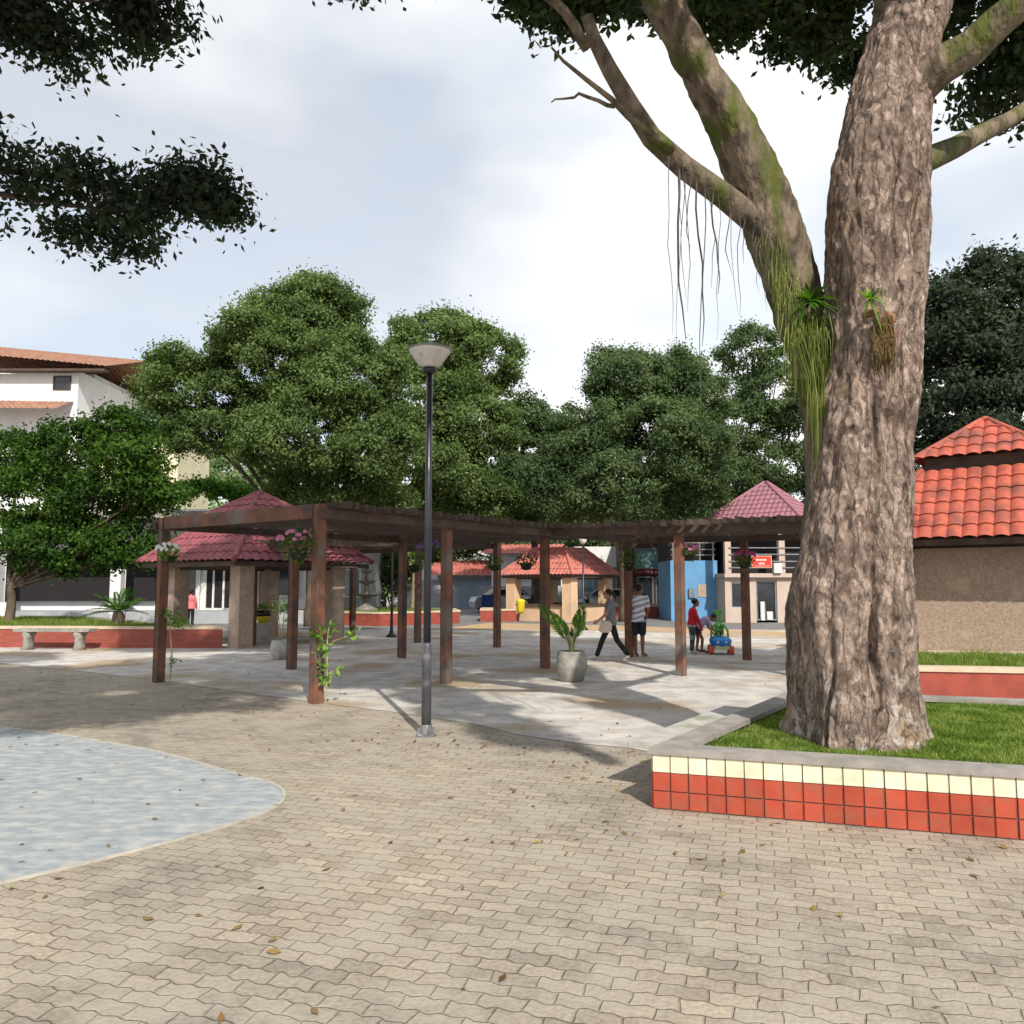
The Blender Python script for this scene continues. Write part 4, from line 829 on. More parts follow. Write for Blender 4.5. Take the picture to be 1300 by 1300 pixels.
# blue building
bb = empty('blue_building', (7.95, 35.4, 0), label='bright blue walled building left of the two storey beige house', cat='building')
panel(bb, 'wall', blueW, (.2, 1.5, 1.35), (2.1, 3, 2.7)); panel(bb, 'upper_floor', darkI, (.2, 1.7, 3.3), (2.1, 2.6, 1.2)); panel(bb, 'roof_slab', greyW, (.2, 1.5, 3.98), (2.3, 3.1, .15))
mb = MB()
for z in (2.95, 3.2, 3.5): mb.beam((-.8, .1, z), (1.2, .1, z), .04, .04)
for x in (-.7, -.1, .5, 1.1): mb.box((x, .1, 3.15), (.05, .05, .9))
mb.build('railing', greyM, bb); panel(bb, 'meter_box', greyM, (.05, -.06, 1.25), (.24, .12, .4), bev=.01); panel(bb, 'notice', mat('tan_notice', (.42, .34, .26), (.36, .29, .22), scale=2), (.55, -.015, 1.35), (.4, .03, .55))
# beige two storey building
bd_ = empty('beige_building', (11.9, 34, 0), label='beige two storey building with open balcony and mauve pyramid roof', cat='building')
mb = MB()  # ground floor wall with openings: pieces butted
zt = 1.93
for x0, x1, z0, z1 in ((-2.75, -2.5, 0, zt), (-2.5, -1.85, 0, .62), (-2.5, -1.85, 1.75, zt), (-1.85, -1.42, 0, zt), (-1.42, -.52, 1.82, zt), (-.52, 4.2, 0, zt)):
    mb.box(((x0 + x1) / 2, .1, (z0 + z1) / 2), (x1 - x0, .2, z1 - z0))
mb.box((-2.65, 2.4, zt / 2), (.2, 4.4, zt)); mb.build('wall', pinkW, bd_)
mb = MB(); mb.box((.8, 2.6, 1), (6.4, 3.6, 1.9)); mb.box((.8, 2.8, 3.2), (6.4, 3.0, 2.3)); mb.build('interior', darkI, bd_)
panel(bd_, 'floor_slab', pinkW, (.75, 2.2, 2.02), (7.1, 4.8, .17))
for x in (-2.62, -.3, 1.9, 3.6): panel(bd_, 'column', pinkW, (x, .0, 3.25), (.27, .27, 2.28), bev=.01)
panel(bd_, 'ring_beam', pinkW, (.75, 2.2, 4.42), (7.0, 4.6, .12))
window(bd_, -2.175, .1, 1.18, .65, 1.13, fr=greyW, bars=0, t=.06)
f = window(bd_, -.97, .1, .95, .9, 1.72, fr=greyM, gl=darkG, bars=0, t=.07, name='door'); mb = MB(); mb.box((-1.15, .02, .5), (.2, .1, .8), bev=.03); mb.box((-.85, .02, .3), (.26, .08, .35), bev=.02); mb.build('display', frameW, f)
mb = MB()
for z in (2.35, 2.62, 2.92, 3.2): mb.beam((-2.6, -.15, z), (4.1, -.15, z), .04, .045)
mb.build('railing', greyM, bd_)
sg = empty('red_sign', (10.7, 33.83, 2.6), label='small red sign with white lettering hung on the balcony rail', cat='sign')
mb = MB(); mb.box((0, 0, 0), (.86, .04, .52)); mb.build('border', mat('sign_pale', (.75, .45, .36), (.7, .4, .33), scale=3), sg)
mb = MB(); mb.box((0, -.024, 0), (.8, .012, .46)); mb.build('panel', mat('sign_red', (.62, .055, .03), (.58, .05, .03), scale=3, rough=.4), sg)
mb = MB(); random.seed(9)
for z, x0, x1, hh in ((.08, -.24, .2, .085), (-.07, -.14, .1, .085), (-.18, -.3, .3, .03)):
    x = x0
    while x < x1: w = random.uniform(.03, .05); mb.box((x + w / 2, -.034, z), (w, .01, hh * random.uniform(.6, 1))); x += w + .018
mb.build('lettering', frameW, sg)
panel(bd_, 'air_conditioner', frameW, (-.55, -.22, 2.33), (.35, .25, .42), bev=.02)
rf = MB(); C = Vector((-.15, 2.2, 0)); 
def cn2(h, z): return [C + UX * a * h + VX * b * h + Vector((0, 0, z)) for a, b in ((-1, -1), (1, -1), (1, 1), (-1, 1))]
E, T = cn2(2.15, 4.5), cn2(.05, 6.3)
for i in range(4): roof_tiles(rf, E[i], E[(i + 1) % 4], T[i], T[(i + 1) % 4], per=.24)
ro = rf.build('roof', tileD, bd_); cp = MB()
for i in range(4): cp.tube([E[i].lerp(T[i], t / 10) + Vector((0, 0, .04)) for t in range(11)], .08, 8)
cp.build('ridge_cap', tileD, ro, smooth=True)
bd2 = MB(); bd2.poly(cn2(2.1, 4.49)); bd2.build('eaves', woodD, bd_)
# lean-to roof on its left
# ------------------------------------------------------------------ trees behind
tree('broad_tree', 'broad dense olive green tree, tallest behind the left kiosk', (-7.8, 31, 0), [(400, 405, 66, 55, 0), (340, 460, 80, 60, -1), (440, 480, 75, 60, -1.5), (250, 500, 72, 48, 0), (262, 548, 58, 34, -.5), (380, 560, 90, 50, -2), (470, 560, 52, 66, -1), (420, 620, 80, 34, 0), (450, 640, 70, 22, .5), (330, 420, 42, 36, 1)], 31, leafA, mini=.5, leaf=.14, tr=.3, group=None, seed_=2)
tree('round_tree', 'round topped tree right behind the street lamp bowl', (-4.6, 38, 0), [(560, 440, 72, 46, 0), (610, 455, 56, 42, 0), (540, 510, 60, 52, -1), (600, 540, 62, 52, -1), (530, 600, 62, 50, -2), (585, 620, 55, 40, -1), (620, 640, 50, 24, 0), (500, 640, 50, 22, 0)], 38, leafA, mini=.58, leaf=.165, tr=.22, seed_=3)
tree('small_tree', 'smaller low tree filling the gap between the two tree masses', (1.2, 42, 0), [(660, 535, 34, 30, 0), (690, 590, 60, 50, 0), (650, 630, 55, 42, -1), (720, 560, 30, 32, 1)], 42, leafB, mini=.64, leaf=.21, tr=.25, seed_=4)
tree('dark_tree', 'wide dark tree behind the people and the right wing of the pergola', (5.0, 35, 0), [(810, 485, 64, 40, 0), (760, 545, 66, 46, 0), (870, 500, 56, 50, 1), (830, 560, 76, 56, -1.5), (720, 600, 50, 44, 0), (780, 620, 72, 40, -1), (868, 590, 58, 46, 0), (870, 632, 56, 24, 1), (800, 640, 60, 24, 0), (720, 635, 50, 26, 0)], 35, leafB, mini=.54, leaf=.15, tr=.3, seed_=5)
tree('open_tree', 'open crowned grey green tree just left of the big trunk', (12.0, 40, 0), [(955, 450, 44, 42, 0), (985, 500, 50, 40, 0), (935, 540, 46, 42, 0), (990, 590, 52, 36, 0), (925, 600, 50, 30, 0), (905, 632, 40, 20, 1), (1000, 632, 40, 24, 2), (1010, 545, 34, 40, 1)], 40, leafB, mini=.5, leaf=.175, tr=.2, cover=.7, inner=.05, seed_=6)
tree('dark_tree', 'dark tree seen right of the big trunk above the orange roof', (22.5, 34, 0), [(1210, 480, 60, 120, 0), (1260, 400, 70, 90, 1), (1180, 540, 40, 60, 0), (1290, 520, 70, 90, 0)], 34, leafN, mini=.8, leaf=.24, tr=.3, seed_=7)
tree('bright_tree', 'bright green layered tree at the left edge beside the planter', (-15.6, 24.6, .4), [(60, 695, 62, 30, 0), (110, 705, 44, 26, -.3), (150, 545, 44, 26, 0), (90, 570, 60, 36, 0), (160, 580, 46, 28, -.5), (192, 625, 34, 20, -.5), (130, 635, 72, 34, 0), (60, 640, 60, 42, .5), (150, 685, 50, 20, 0), (172, 708, 24, 9, -.5), (20, 580, 50, 40, 1)], 24.6, leafC2, mini=.42, leaf=.15, tr=.14, cover=.75, inner=.1, seed_=8)
tree('low_tree', 'dark low tree beside the fountain, seen under the pergola', (-6.5, 40, 0), [(480, 715, 32, 22, 0), (470, 745, 18, 18, 0), (500, 735, 22, 16, 0)], 40, leafB, mini=.5, leaf=.16, tr=.12, cover=.9, seed_=9)
tree('pale_tree', 'pale yellow green tree between the dark crowns', (-4.6, 56, 0), [(575, 625, 26, 30, 0), (560, 650, 26, 22, 0)], 56, leafE, mini=.8, leaf=.26, tr=.2, cover=.9, seed_=10)
tree('pale_tree', 'pale willow like tree behind the kiosk cupola', (-21, 60, 0), [(300, 600, 40, 26, 0), (330, 615, 30, 20, 0), (260, 612, 26, 20, 0)], 60, leafD, mini=.9, leaf=.28, tr=.2, cover=.9, seed_=12)
tree('shrub', 'green bushes hanging over the flat grey canopy on the left', (-13.2, 36.5, 4.9), [(270, 622, 45, 8, 0), (320, 628, 28, 6, 0), (215, 622, 30, 9, 0)], 36.5, leafC, mini=.4, leaf=.16, tr=.05, cover=.9, cat='bushes', seed_=13)
tree('hedge_tree', 'shaded tree row under the crowns behind the salmon kiosk', (1.5, 54, 0), [(640, 690, 50, 20, 0), (720, 680, 70, 26, 2), (800, 680, 70, 30, 2), (880, 670, 50, 26, 1), (560, 690, 40, 20, 1)], 54, leafB, mini=.9, leaf=.3, tr=.2, cat='trees', seed_=14)
# bamboo like trunk
bt2 = empty('climber_trunk', (8.0, 40.5, 0), label='slim pale trunk wrapped in yellow green climber by the shopfront', cat='tree')
mb = MB(); limb(mb, [(0, 0, 0), (.05, 0, 1.5), (-.05, 0, 4.2)], .18, .12, 10); mb.build('trunk', mat('pale_bark', (.3, .25, .16), (.2, .18, .1), scale=5, bump=.02), bt2, smooth=True)
P = np.stack([rng.normal(0, .2, 900), rng.normal(0, .2, 900), rng.uniform(.9, 4, 900)], 1); leaf_mesh('climber', P, P * np.array([1, 1, 0]), .13, leafE, bt2)
bt3 = empty('slim_tree', (-4.5, 36.2, .4), label='slim pale trunk standing in the fountain planter', cat='tree')
mb = MB(); limb(mb, [(0, 0, 0), (.05, 0, 1.5), (.1, 0, 4.2)], .16, .1, 10); mb.build('trunk', MATS['pale_bark'], bt3, smooth=True)
P = sphere_pts(900) * np.array([1.3, 1.2, .5]) + np.array([0.1, 0, 3.1]); leaf_mesh('crown', P, P - np.array([0, 0, 3]), .2, leafE, bt3)

# overhanging tree at the top left (also throws the shade over the left of the court)
ol = empty('overhanging_tree', (-11.5, 6.5, 0), label='tree leaning in from outside, its dark leaves overhanging the top left', cat='tree')
LO = worldlobes((-11.5, 6.5, 0), [(-4.95, 9.0, 6.12, (.8, .8, .36)), (-3.75, 9.2, 6.42, (.36, .4, .18)), (-7.3, 8.3, 6.3, (1.3, 1.0, .6)), (-8.2, 6.2, 7.4, (1.6, 1.5, .9)), (-4.6, 7.6, 7.7, (1.1, .8, .35)), (-3.0, 5.2, 7.9, (1.5, 1.2, .5)), (-1.8, 3.0, 8.0, (1.5, 1.2, .6)), (-5, 4, 8.5, (2, 1.5, .8)), (-3.2, 1.2, 8.6, (1.6, 1.2, .7)), (-7, 2, 8.8, (2, 1.6, .8)), (.2, 4.6, 8.8, (1.1, 1, .4)), (-9, 9.5, 7.6, (1.5, 1.2, .8))])
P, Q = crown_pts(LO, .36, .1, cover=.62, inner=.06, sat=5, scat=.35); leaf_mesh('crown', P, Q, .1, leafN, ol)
mb = MB(); limb(mb, [(0, 0, -.1), (.2, .1, 3), (.8, .3, 5.4)], .35, .22, 12)
for l in LO[:10]:
    for q in range(7):
        c_ = Vector(l[0]); d_ = Vector((random.uniform(-1, 1) * l[1][0], random.uniform(-1, 1) * l[1][1], random.uniform(-.6, .6) * l[1][2])); limb(mb, [c_, c_ + d_ * .5 + Vector((0, 0, .06)), c_ + d_ * 1.05], .018, .004, 5, .02)
for l in LO: limb(mb, [(.8, .3, 5.3), Vector((.8, .3, 5.6)).lerp(Vector(l[0]), .5) + Vector((0, 0, .2)), l[0]], .09, .02, 6, .03)
limb(mb, [(.8, .3, 5.2), (5.5, -.8, 8.2), (9.5, -1.2, 8.9), (12.9, -2.2, 8.5), (14.2, -5.2, 8.2), (15.2, -7.6, 8.0)], .3, .13, 12)  # unseen limb, with the leaf spray below, added to throw a diagonal shade band
mb.build('trunk', barkF, ol, smooth=True)
P, Q = crown_pts([((12.6, -2.4, 8.4), (.45, .7, .25)), ((13.2, -3.6, 8.4), (.45, .7, .25)), ((13.8, -4.9, 8.3), (.42, .7, .25)), ((14.5, -6.2, 8.2), (.4, .7, .25)), ((11.2, -1.4, 8.9), (.8, .5, .3))], .3, .1, cover=1.6, inner=.5)
leaf_mesh('leaf_spray', P, Q, .1, leafN, ol)

# ------------------------------------------------------------------ pots and plants
def pot(label, loc, r, h, m=conc, square=False):
    root = empty('plant_pot', loc, label=label, cat='plant pot')
    mb = MB(); mb.lathe([(r * .68, 0), (r * .78, h * .06), (r * .97, h * .35), (r, h * .6), (r * .93, h * .86), (r * .88, h * .95), (r * .9, h), (r * .74, h), (r * .74, h * .86)], n=28, wob=.012); mb.build('bowl', m, root, smooth=True)
    mb = MB(); mb.lathe([(.01, h * .88), (r * .73, h * .88)], n=20); mb.build('soil', soil, root); return root
p1 = gp(727, 867); p1.y += .22; pot('big round concrete pot holding a young palm in the middle of the court', p1, .27, .52)
pr_ = empty('young_palm', p1 + Vector((0, 0, .42)), label='young palm with long fronds rising from the big concrete pot', cat='palm')
mb = MB(); random.seed(21)
for px, py, w_ in ((684, 768, .13), (700, 778, .11), (741, 768, .12), (735, 775, .1)):
    e = at(px, py, p1.y + random.uniform(-.2, .2)) - (p1 + Vector((0, 0, .42))); d = e + Vector((0, 0, .25 * e.length)); n = 18; sp_ = []
    for i in range(n + 1):
        t = i / n; sp_.append(Vector((d.x * (t ** 1.6 if abs(d.x) > .3 else t), d.y * t, d.z * t - .25 * e.length * t * t)))
    mb.tube(sp_, [.012 * (1 - .8 * i / n) for i in range(n + 1)], n=5)
    for i in range(6, n + 1):
        tg = (sp_[i] - sp_[i - 1]).normalized(); side = tg.cross(Vector((0, 1, 0))).normalized()
        for s_ in (-1, 1):
            for off in (0, .5):
                p = sp_[i].lerp(sp_[i - 1], off); ll = w_ * 2.1 * math.sin(math.pi * (.2 + .75 * i / n)); q = p + (side * s_ * .5 + tg * .9 + Vector((0, random.uniform(-.5, .3), -.25))) * ll
                w = tg * .0 + side * .0 + Vector((0, 0, 1)).cross(q - p).normalized() * .02 + side * .014; m_ = (p + q) / 2; mb._add([p, m_ - w, q, m_ + w], [(0, 1, 2, 3)])
mb.build('fronds', leafE, pr_)
mb = MB()
for i in range(16):
    a = random.uniform(0, 6.28); h = random.uniform(.25, .62); q = Vector((math.cos(a) * .12, math.sin(a) * .1, h)); mb.tube([(0, 0, 0), q * .5 + Vector((0, 0, .04)), q], [.007, .005, .002], n=4)
mb.build('stem', mat('dry_stem', (.42, .4, .2), (.3, .24, .12), scale=9), pr_)
p2 = gp(353, 838); p2.y += .22; pot('round pale concrete pot with tall thin stems near the left row of posts', p2, .24, .42, concL)
pl2 = empty('pot_plant', p2 + Vector((0, 0, .35)), label='thin leafy stems rising from the round pale pot', cat='plant')
mb = MB(); C_ = []
for i in range(5):
    a = i * 1.3; q = Vector((math.cos(a) * .16, math.sin(a) * .12, .75 + .12 * (i % 3))); mb.tube([(0, 0, 0), q * .5, q], [.008, .006, .003], n=4)
    for k in range(16): C_.append(q * random.uniform(.75, 1.05) + Vector((random.gauss(0, .08), random.gauss(0, .06), random.gauss(0, .06))))
mb.build('stem', MATS['dry_stem'], pl2); C_ = np.array([tuple(c) for c in C_]); leaf_mesh('leaves', C_, np.tile([0, -.4, 1.], (len(C_), 1)), .12, leafE, pl2, asp=.35)
# pedestal bin
p3 = gp(333, 812); pb = empty('pedestal', p3, label='square pale pedestal beside the dark back post', cat='pedestal')
mb = MB(); mb.box((0, 0, .22), (.32, .32, .44), bev=.01); mb.box((0, 0, .47), (.42, .42, .06), bev=.01); mb.build('block', concL, pb)
yb = empty('yellow_basin', p3 + Vector((0, 0, .5)), label='yellow basin with a black liner standing on the pale pedestal', cat='basin')
yel = mat('yellow_plastic', (.75, .6, .03), (.65, .5, .03), scale=4, rough=.4)
mb = MB(); mb.lathe([(.15, 0), (.19, .22), (.2, .24), (.18, .24)], n=20); mb.build('tub', yel, yb, smooth=True)
mb = MB(); mb.lathe([(.2, .2), (.235, .26), (.22, .34), (.14, .38), (.02, .36)], n=20, wob=.08); mb.build('liner', blackM, yb, smooth=True)
P = rng.normal(0, 1, (120, 3)) * np.array([.2, .12, .08]) + np.array([0, 0, .48]); leaf_mesh('foliage', P, P, .16, leafE, yb, asp=.2)
# yellow litter bin at the salmon kiosk
ybn = empty('litter_bin', (.38, 35.0, .35), label='yellow litter bin mounted on the left pillar of the salmon roofed kiosk', cat='litter bin')
mb = MB(); mb.lathe([(.08, 0), (.17, .1), (.2, .52), (.22, .58), (.1, .64)], n=18); mb.build('bin', yel, ybn, smooth=True)
mb = MB(); mb.box((0, .2, .4), (.06, .3, .06)); mb.build('bracket', blackM, ybn)

def vine(label, loc, clumps, leaf=.09):
    root = empty('climbing_plant', loc, label=label, cat='plant'); loc = Vector(loc); mb = MB(); C_, M_ = [], []
    last = Vector((0, 0, 0)); zs = sorted(clumps, key=lambda c: c[0].z)
    pts = [Vector((0, 0, 0))] + [Vector((c[0].x - loc.x, c[0].y - loc.y, c[0].z)) * Vector((.4, .4, 1)).length ** 0 for c in zs]
    top = pts[-1]; mb.tube([(0, 0, 0), (.02, 0, top.z * .4), (top.x * .3, top.y * .3, top.z * .8), top], [.012, .011, .009, .005], n=6)
    for c, r, n in clumps:
        q = Vector((c.x - loc.x, c.y - loc.y, c.z)); mb.tube([(q.x * .2, q.y * .2, q.z * .9), q], [.005, .003], n=4)
        for i in range(n): C_.append(tuple(q + Vector((random.gauss(0, r), random.gauss(0, r * .6), random.gauss(0, r * .8)))))
    mb.build('stem', MATS['dry_stem'], root); C_ = np.array(C_); leaf_mesh('leaves', C_, np.tile([0, -.7, .7], (len(C_), 1)), leaf, leafE, root, asp=.45)
b1 = PP_['B1'] + Vector((.24, -.1, 0)); Yb = b1.y
vine('thin young creeper with yellow green leaves beside the leftmost post', b1, [(at(222, 785, Yb), .1, 60), (at(232, 790, Yb), .08, 26), (at(210, 778, Yb), .06, 16), (at(221, 838, Yb), .05, 12)])
a1 = PP_['A1'] + Vector((.16, -.12, 0)); Ya = a1.y
vine('yellow green creeper climbing the foot of the nearest front post', a1, [(at(402, 805, Ya), .06, 34), (at(412, 822, Ya), .07, 34), (at(418, 795, Ya), .06, 14), (at(412, 862, Ya), .05, 20), (at(410, 845, Ya), .05, 14), (at(447, 806, Ya), .05, 12), (at(430, 850, Ya), .04, 8)], .1)

def basket(label, px, py, Y, r, flower, nf, up=.3, droop=1.0, dark=True):
    p = at(px, py, Y); root = empty('hanging_basket', p, label=label, cat='flower basket', group='flower baskets hung on the pergola')
    mb = MB(); mb.lathe([(.05, -r * .9), (.1, -r * .75), (.13, -r * .3), (.135, -r * .2), (.11, -r * .2)], n=14); mb.build('pot', flat('dark_pot', (.03, .025, .02)), root, smooth=True)
    mb = MB()
    for k in range(3):
        a = k * 2.1; mb.tube([(math.cos(a) * .12, math.sin(a) * .12, -r * .2), (0, 0, r + .15)], .003, n=4)
    mb.tube([(0, 0, r + .15), (0, 0, max(r + .2, 2.62 - p.z))], .003, n=4); mb.build('hanger', blackM, root)
    n = int(900 * r); e = sphere_pts(n) * rng.uniform(.3, 1, (n, 1)) ** .5 * np.array([r * 1.15, r, r * droop]); leaf_mesh('leaves', e, e + np.array([0, 0, .1]), .065, leafE if not dark else leafC, root, asp=.6)
    if nf:
        e = sphere_pts(nf) * np.array([r * 1.15, r, r * .8]); e[:, 2] = np.abs(e[:, 2]) * .9 + r * up; e[:, 1] -= r * .3
        mb = MB()
        for q in e:
            for k in range(5):
                a = k * 1.257; mb.ell((q[0] + math.cos(a) * .016, q[1], q[2] + math.sin(a) * .016), (.014, .008, .014), 6, 4)
        mb.build('flowers', flower, root)
fw = flat('white_flower', (.82, .82, .8)); fpk = flat('pink_flower', (.6, .22, .38)); fpu = flat('purple_flower', (.25, .12, .42)); fmg = flat('magenta_flower', (.5, .06, .25))
basket('hanging basket with white flowers on the leftmost post', 215, 703, 13.2, .17, fw, 26, dark=False)
basket('large hanging basket with pink and white flowers beside the nearest front post', 379, 692, 11.3, .25, fpk, 20, up=.1, droop=1.1)
basket('hanging basket of purple flowers behind the street lamp pole', 546, 697, 14.6, .2, fpu, 30, up=.1)
basket('leafy hanging basket without flowers left of the street lamp pole', 526, 715, 18.3, .24, fw, 0)
basket('dark bowl shaped hanging basket in front of the salmon roof', 668, 712, 16.6, .22, fmg, 6, droop=.6)
basket('small leafy basket hung on the back post left of the salmon roof', 628, 716, 20.4, .2, fw, 0)
basket('leafy basket hung by the post behind the man', 799, 712, 18.1, .25, fw, 0)
basket('hanging basket of pink and white flowers right of the reddish brown post', 874, 702, 15.2, .17, fpk, 34, dark=False)
basket('hanging basket of magenta flowers on the post in front of the beige building', 945, 711, 17.1, .2, fmg, 30)

# ------------------------------------------------------------------ people
def cap(mb, a, b, ra, rb, n=12, m=5):
    a, b = Vector(a), Vector(b); d = b - a; k = 4
    mb.tube([a + d * i / k for i in range(k + 1)], [ra + (rb - ra) * i / k for i in range(k + 1)], n=n); mb.ell(a, ra, 12, 8); mb.ell(b, rb, 12, 8)
def hand(mb, w, d, sd, s=1.0, curl=.5):
    """w wrist, d direction of the hand, sd sideways vector (thumb side)"""
    w, d, sd = Vector(w), Vector(d).normalized(), Vector(sd); sd = (sd - d * sd.dot(d)).normalized(); nn = d.cross(sd)
    mb.loft([(w, sd * .024 * s, nn * .02 * s), (w + d * .03 * s, sd * .036 * s, nn * .016 * s), (w + d * .08 * s, sd * .04 * s, nn * .014 * s)], 12)
    for i, ln in enumerate((.07, .078, .073, .058)):
        o = w + d * .075 * s + sd * (.027 - .018 * i) * s; p1_ = o + (d + nn * curl * .4) * ln * .45 * s; p2_ = p1_ + (d * .8 + nn * curl) * ln * .35 * s; p3_ = p2_ + (d * .5 + nn * curl * 1.4) * ln * .25 * s
        mb.tube([o, p1_, p2_, p3_], [.0095 * s, .009 * s, .008 * s, .006 * s], n=7)
    o = w + d * .025 * s + sd * .03 * s; mb.tube([o, o + (d * .5 + sd * .8) * .035 * s, o + (d * 1.3 + sd * .8) * .05 * s], [.012 * s, .0105 * s, .008 * s], n=7)
def head(mb, c, f, s=1.0, tilt=Vector((0, 0, 1))):
    """c centre, f facing, returns frame"""
    c, f = Vector(c), Vector(f).normalized(); up = (tilt - f * tilt.dot(f)).normalized(); sd = up.cross(f)
    M = Matrix((sd, f, up)).transposed()
    mb.ell(c + up * .02 * s, (.073 * s, .092 * s, .1 * s), 18, 12, M); mb.ell(c + f * .022 * s - up * .045 * s, (.056 * s, .065 * s, .066 * s), 16, 10, M)
    mb.ell(c + f * .094 * s - up * .012 * s, (.012 * s, .018 * s, .024 * s), 8, 6, M); mb.ell(c + f * .08 * s - up * .062 * s, (.024 * s, .014 * s, .01 * s), 8, 6, M); mb.ell(c + f * .07 * s - up * .092 * s, (.024 * s, .02 * s, .018 * s), 8, 6, M)
    for k in (-1, 1): mb.ell(c + sd * .074 * s * k - up * .01 * s, (.01 * s, .018 * s, .03 * s), 8, 6, M)
    return c, f, up, sd, M
def eyes(root, fr, s=1.0):
    c, f, up, sd, M = fr
    for k in (-1, 1):
        mb = MB(); mb.ell(c + f * .082 * s + up * .008 * s + sd * k * .03 * s, (.012 * s, .008 * s, .007 * s), 8, 6, M); mb.build('eye', hairM, root, smooth=True)
    mb = MB(); mb.ell(c + f * .094 * s - up * .062 * s, (.022 * s, .005 * s, .005 * s), 8, 4, M); mb.build('mouth', flat('lip', (.3, .08, .07)), root, smooth=True)
def person(label, loc, J, skin, top, bottom, shoe, fdir, s=1.0, sleeve='short', legs='long', hair='short', hand_dirs=None, tilt=Vector((0, 0, 1)), curl=.6, longtop=0, headf=None):
    """J: joint dict. fdir facing direction."""
    root = empty('person', loc, label=label, cat='person'); J = {k: Vector(v) for k, v in J.items()}; f = Vector(fdir).normalized(); sd = Vector((0, 0, 1)).cross(f); hf = Vector(headf).normalized() if headf else f
    def ringset(gr):
        sh = (J['shL'] - J['shR']); sv_ = sh.normalized(); hp = (J['hipL'] - J['hipR']).normalized(); spn = (J['neck'] - J['pelvis']); up = spn.normalized(); fr = sv_.cross(up).normalized() if True else f
        hw = sh.length / 2; hb = (J['hipL'] - J['hipR']).length / 2
        pts = []
        for t, wx, wy in ((-.12, hb + .02, .085), (0, hb + .075, .115), (.18, hb + .06, .105), (.4, hb + .035, .095), (.62, hw * .86, .11), (.82, hw * .95, .105), (.93, hw * .8, .075), (1.0, .055, .05)):
            pts.append((J['pelvis'] + spn * t, hp.lerp(sv_, max(0, min(1, t))).normalized() * (wx * 1.0 * (s if t < 1 else s) + gr) if False else hp.lerp(sv_, max(0, min(1, t))).normalized() * (wx + gr), fr * (wy * s + gr)))
        return pts
    mb = MB(); R0 = ringset(0); mb.loft(R0, 16)
    cap(mb, J['neck'] - Vector((0, 0, .01)), J['head'] - tilt * .05 * s, .048 * s, .045 * s)
    fr = head(mb, J['head'], hf, s, tilt)
    for k in 'LR':
        cap(mb, J['sh' + k], J['el' + k], .045 * s, .037 * s); cap(mb, J['el' + k], J['wr' + k], .037 * s, .025 * s)
        dd = (J['wr' + k] - J['el' + k]).normalized(); tside = f if abs(dd.dot(f)) < .8 else Vector((0, 0, 1)); hand(mb, J['wr' + k], dd, tside, s, curl if k == 'R' else -curl)
        cap(mb, J['hip' + k], J['kn' + k], .078 * s, .052 * s); calf = J['kn' + k].lerp(J['an' + k], .3); cap(mb, J['kn' + k], calf, .051 * s, .052 * s); cap(mb, calf, J['an' + k], .052 * s, .033 * s)
        td = (J['toe' + k] - J['an' + k]); cap(mb, J['an' + k], J['an' + k] + td * .35, .034 * s, .036 * s); cap(mb, J['an' + k] + td * .3, J['toe' + k], .034 * s, .026 * s)
    mb.build('body', skin, root, remesh=.0085)
    # top
    mb = MB(); rs = ringset(.016); lo = 1 if not longtop else 0
    if longtop: rs[0] = (rs[0][0] - (J['neck'] - J['pelvis']) * longtop, rs[1][1] * 1.08, rs[1][2] * 1.1)
    mb.loft(rs[lo:], 16)
    for k in 'LR':
        if sleeve == 'long': cap(mb, J['sh' + k], J['el' + k], .06 * s, .05 * s); cap(mb, J['el' + k], J['wr' + k] * 1, .05 * s, .036 * s)
        else: e = J['sh' + k].lerp(J['el' + k], .62); cap(mb, J['sh' + k], e, .062 * s, .06 * s)
    mb.build('shirt', top, root, remesh=.012)
    mb = MB(); mb.loft(ringset(.012)[:3], 16)
    for k in 'LR':
        if legs == 'long': cap(mb, J['hip' + k], J['kn' + k], .09 * s, .068 * s); cap(mb, J['kn' + k], J['an' + k] + (J['kn' + k] - J['an' + k]) * .06, .066 * s, .058 * s)
        else: cap(mb, J['hip' + k], J['hip' + k].lerp(J['kn' + k], legs), .098 * s, .088 * s)
    mb.build('trousers' if legs == 'long' else 'shorts', bottom, root, remesh=.012)
    for k in 'LR':
        if shoe:
            mb = MB(); td = (J['toe' + k] - J['an' + k]); cap(mb, J['an' + k] + td * .05 - Vector((0, 0, .02)), J['an' + k] + td * .45, .044 * s, .044 * s); cap(mb, J['an' + k] + td * .4, J['toe' + k], .042 * s, .034 * s); mb.build('shoe', shoe, root, remesh=.01)
    c, hf2, up, sd2, M = fr; mb = MB(); mb.ell(c + up * .036 * s - hf2 * .02 * s, (.086 * s, .098 * s, .1 * s), 18, 12, M)
    if hair == 'pony': mb.ell(c + up * .03 * s - hf2 * .11 * s, (.04 * s, .045 * s, .045 * s), 10, 8, M); mb.tube([c + up * .03 * s - hf2 * .13 * s, c - up * .04 * s - hf2 * .19 * s, c - up * .13 * s - hf2 * .19 * s], [.035 * s, .035 * s, .012 * s], n=10)
    if hair == 'curly':
        for i in range(40):
            a = random.uniform(0, 6.28); e = random.uniform(-.2, 1.5); v_ = (sd2 * math.cos(a) * math.cos(e) + hf2 * (math.sin(a) * math.cos(e) - .3) + up * math.sin(e)); mb.ell(c + up * .03 * s + v_ * .085 * s, .028 * s, 8, 6)
    if hair != 'cap' : mb.build('hair', hairM, root, remesh=.01)
    eyes(root, fr, s)
    return root, fr
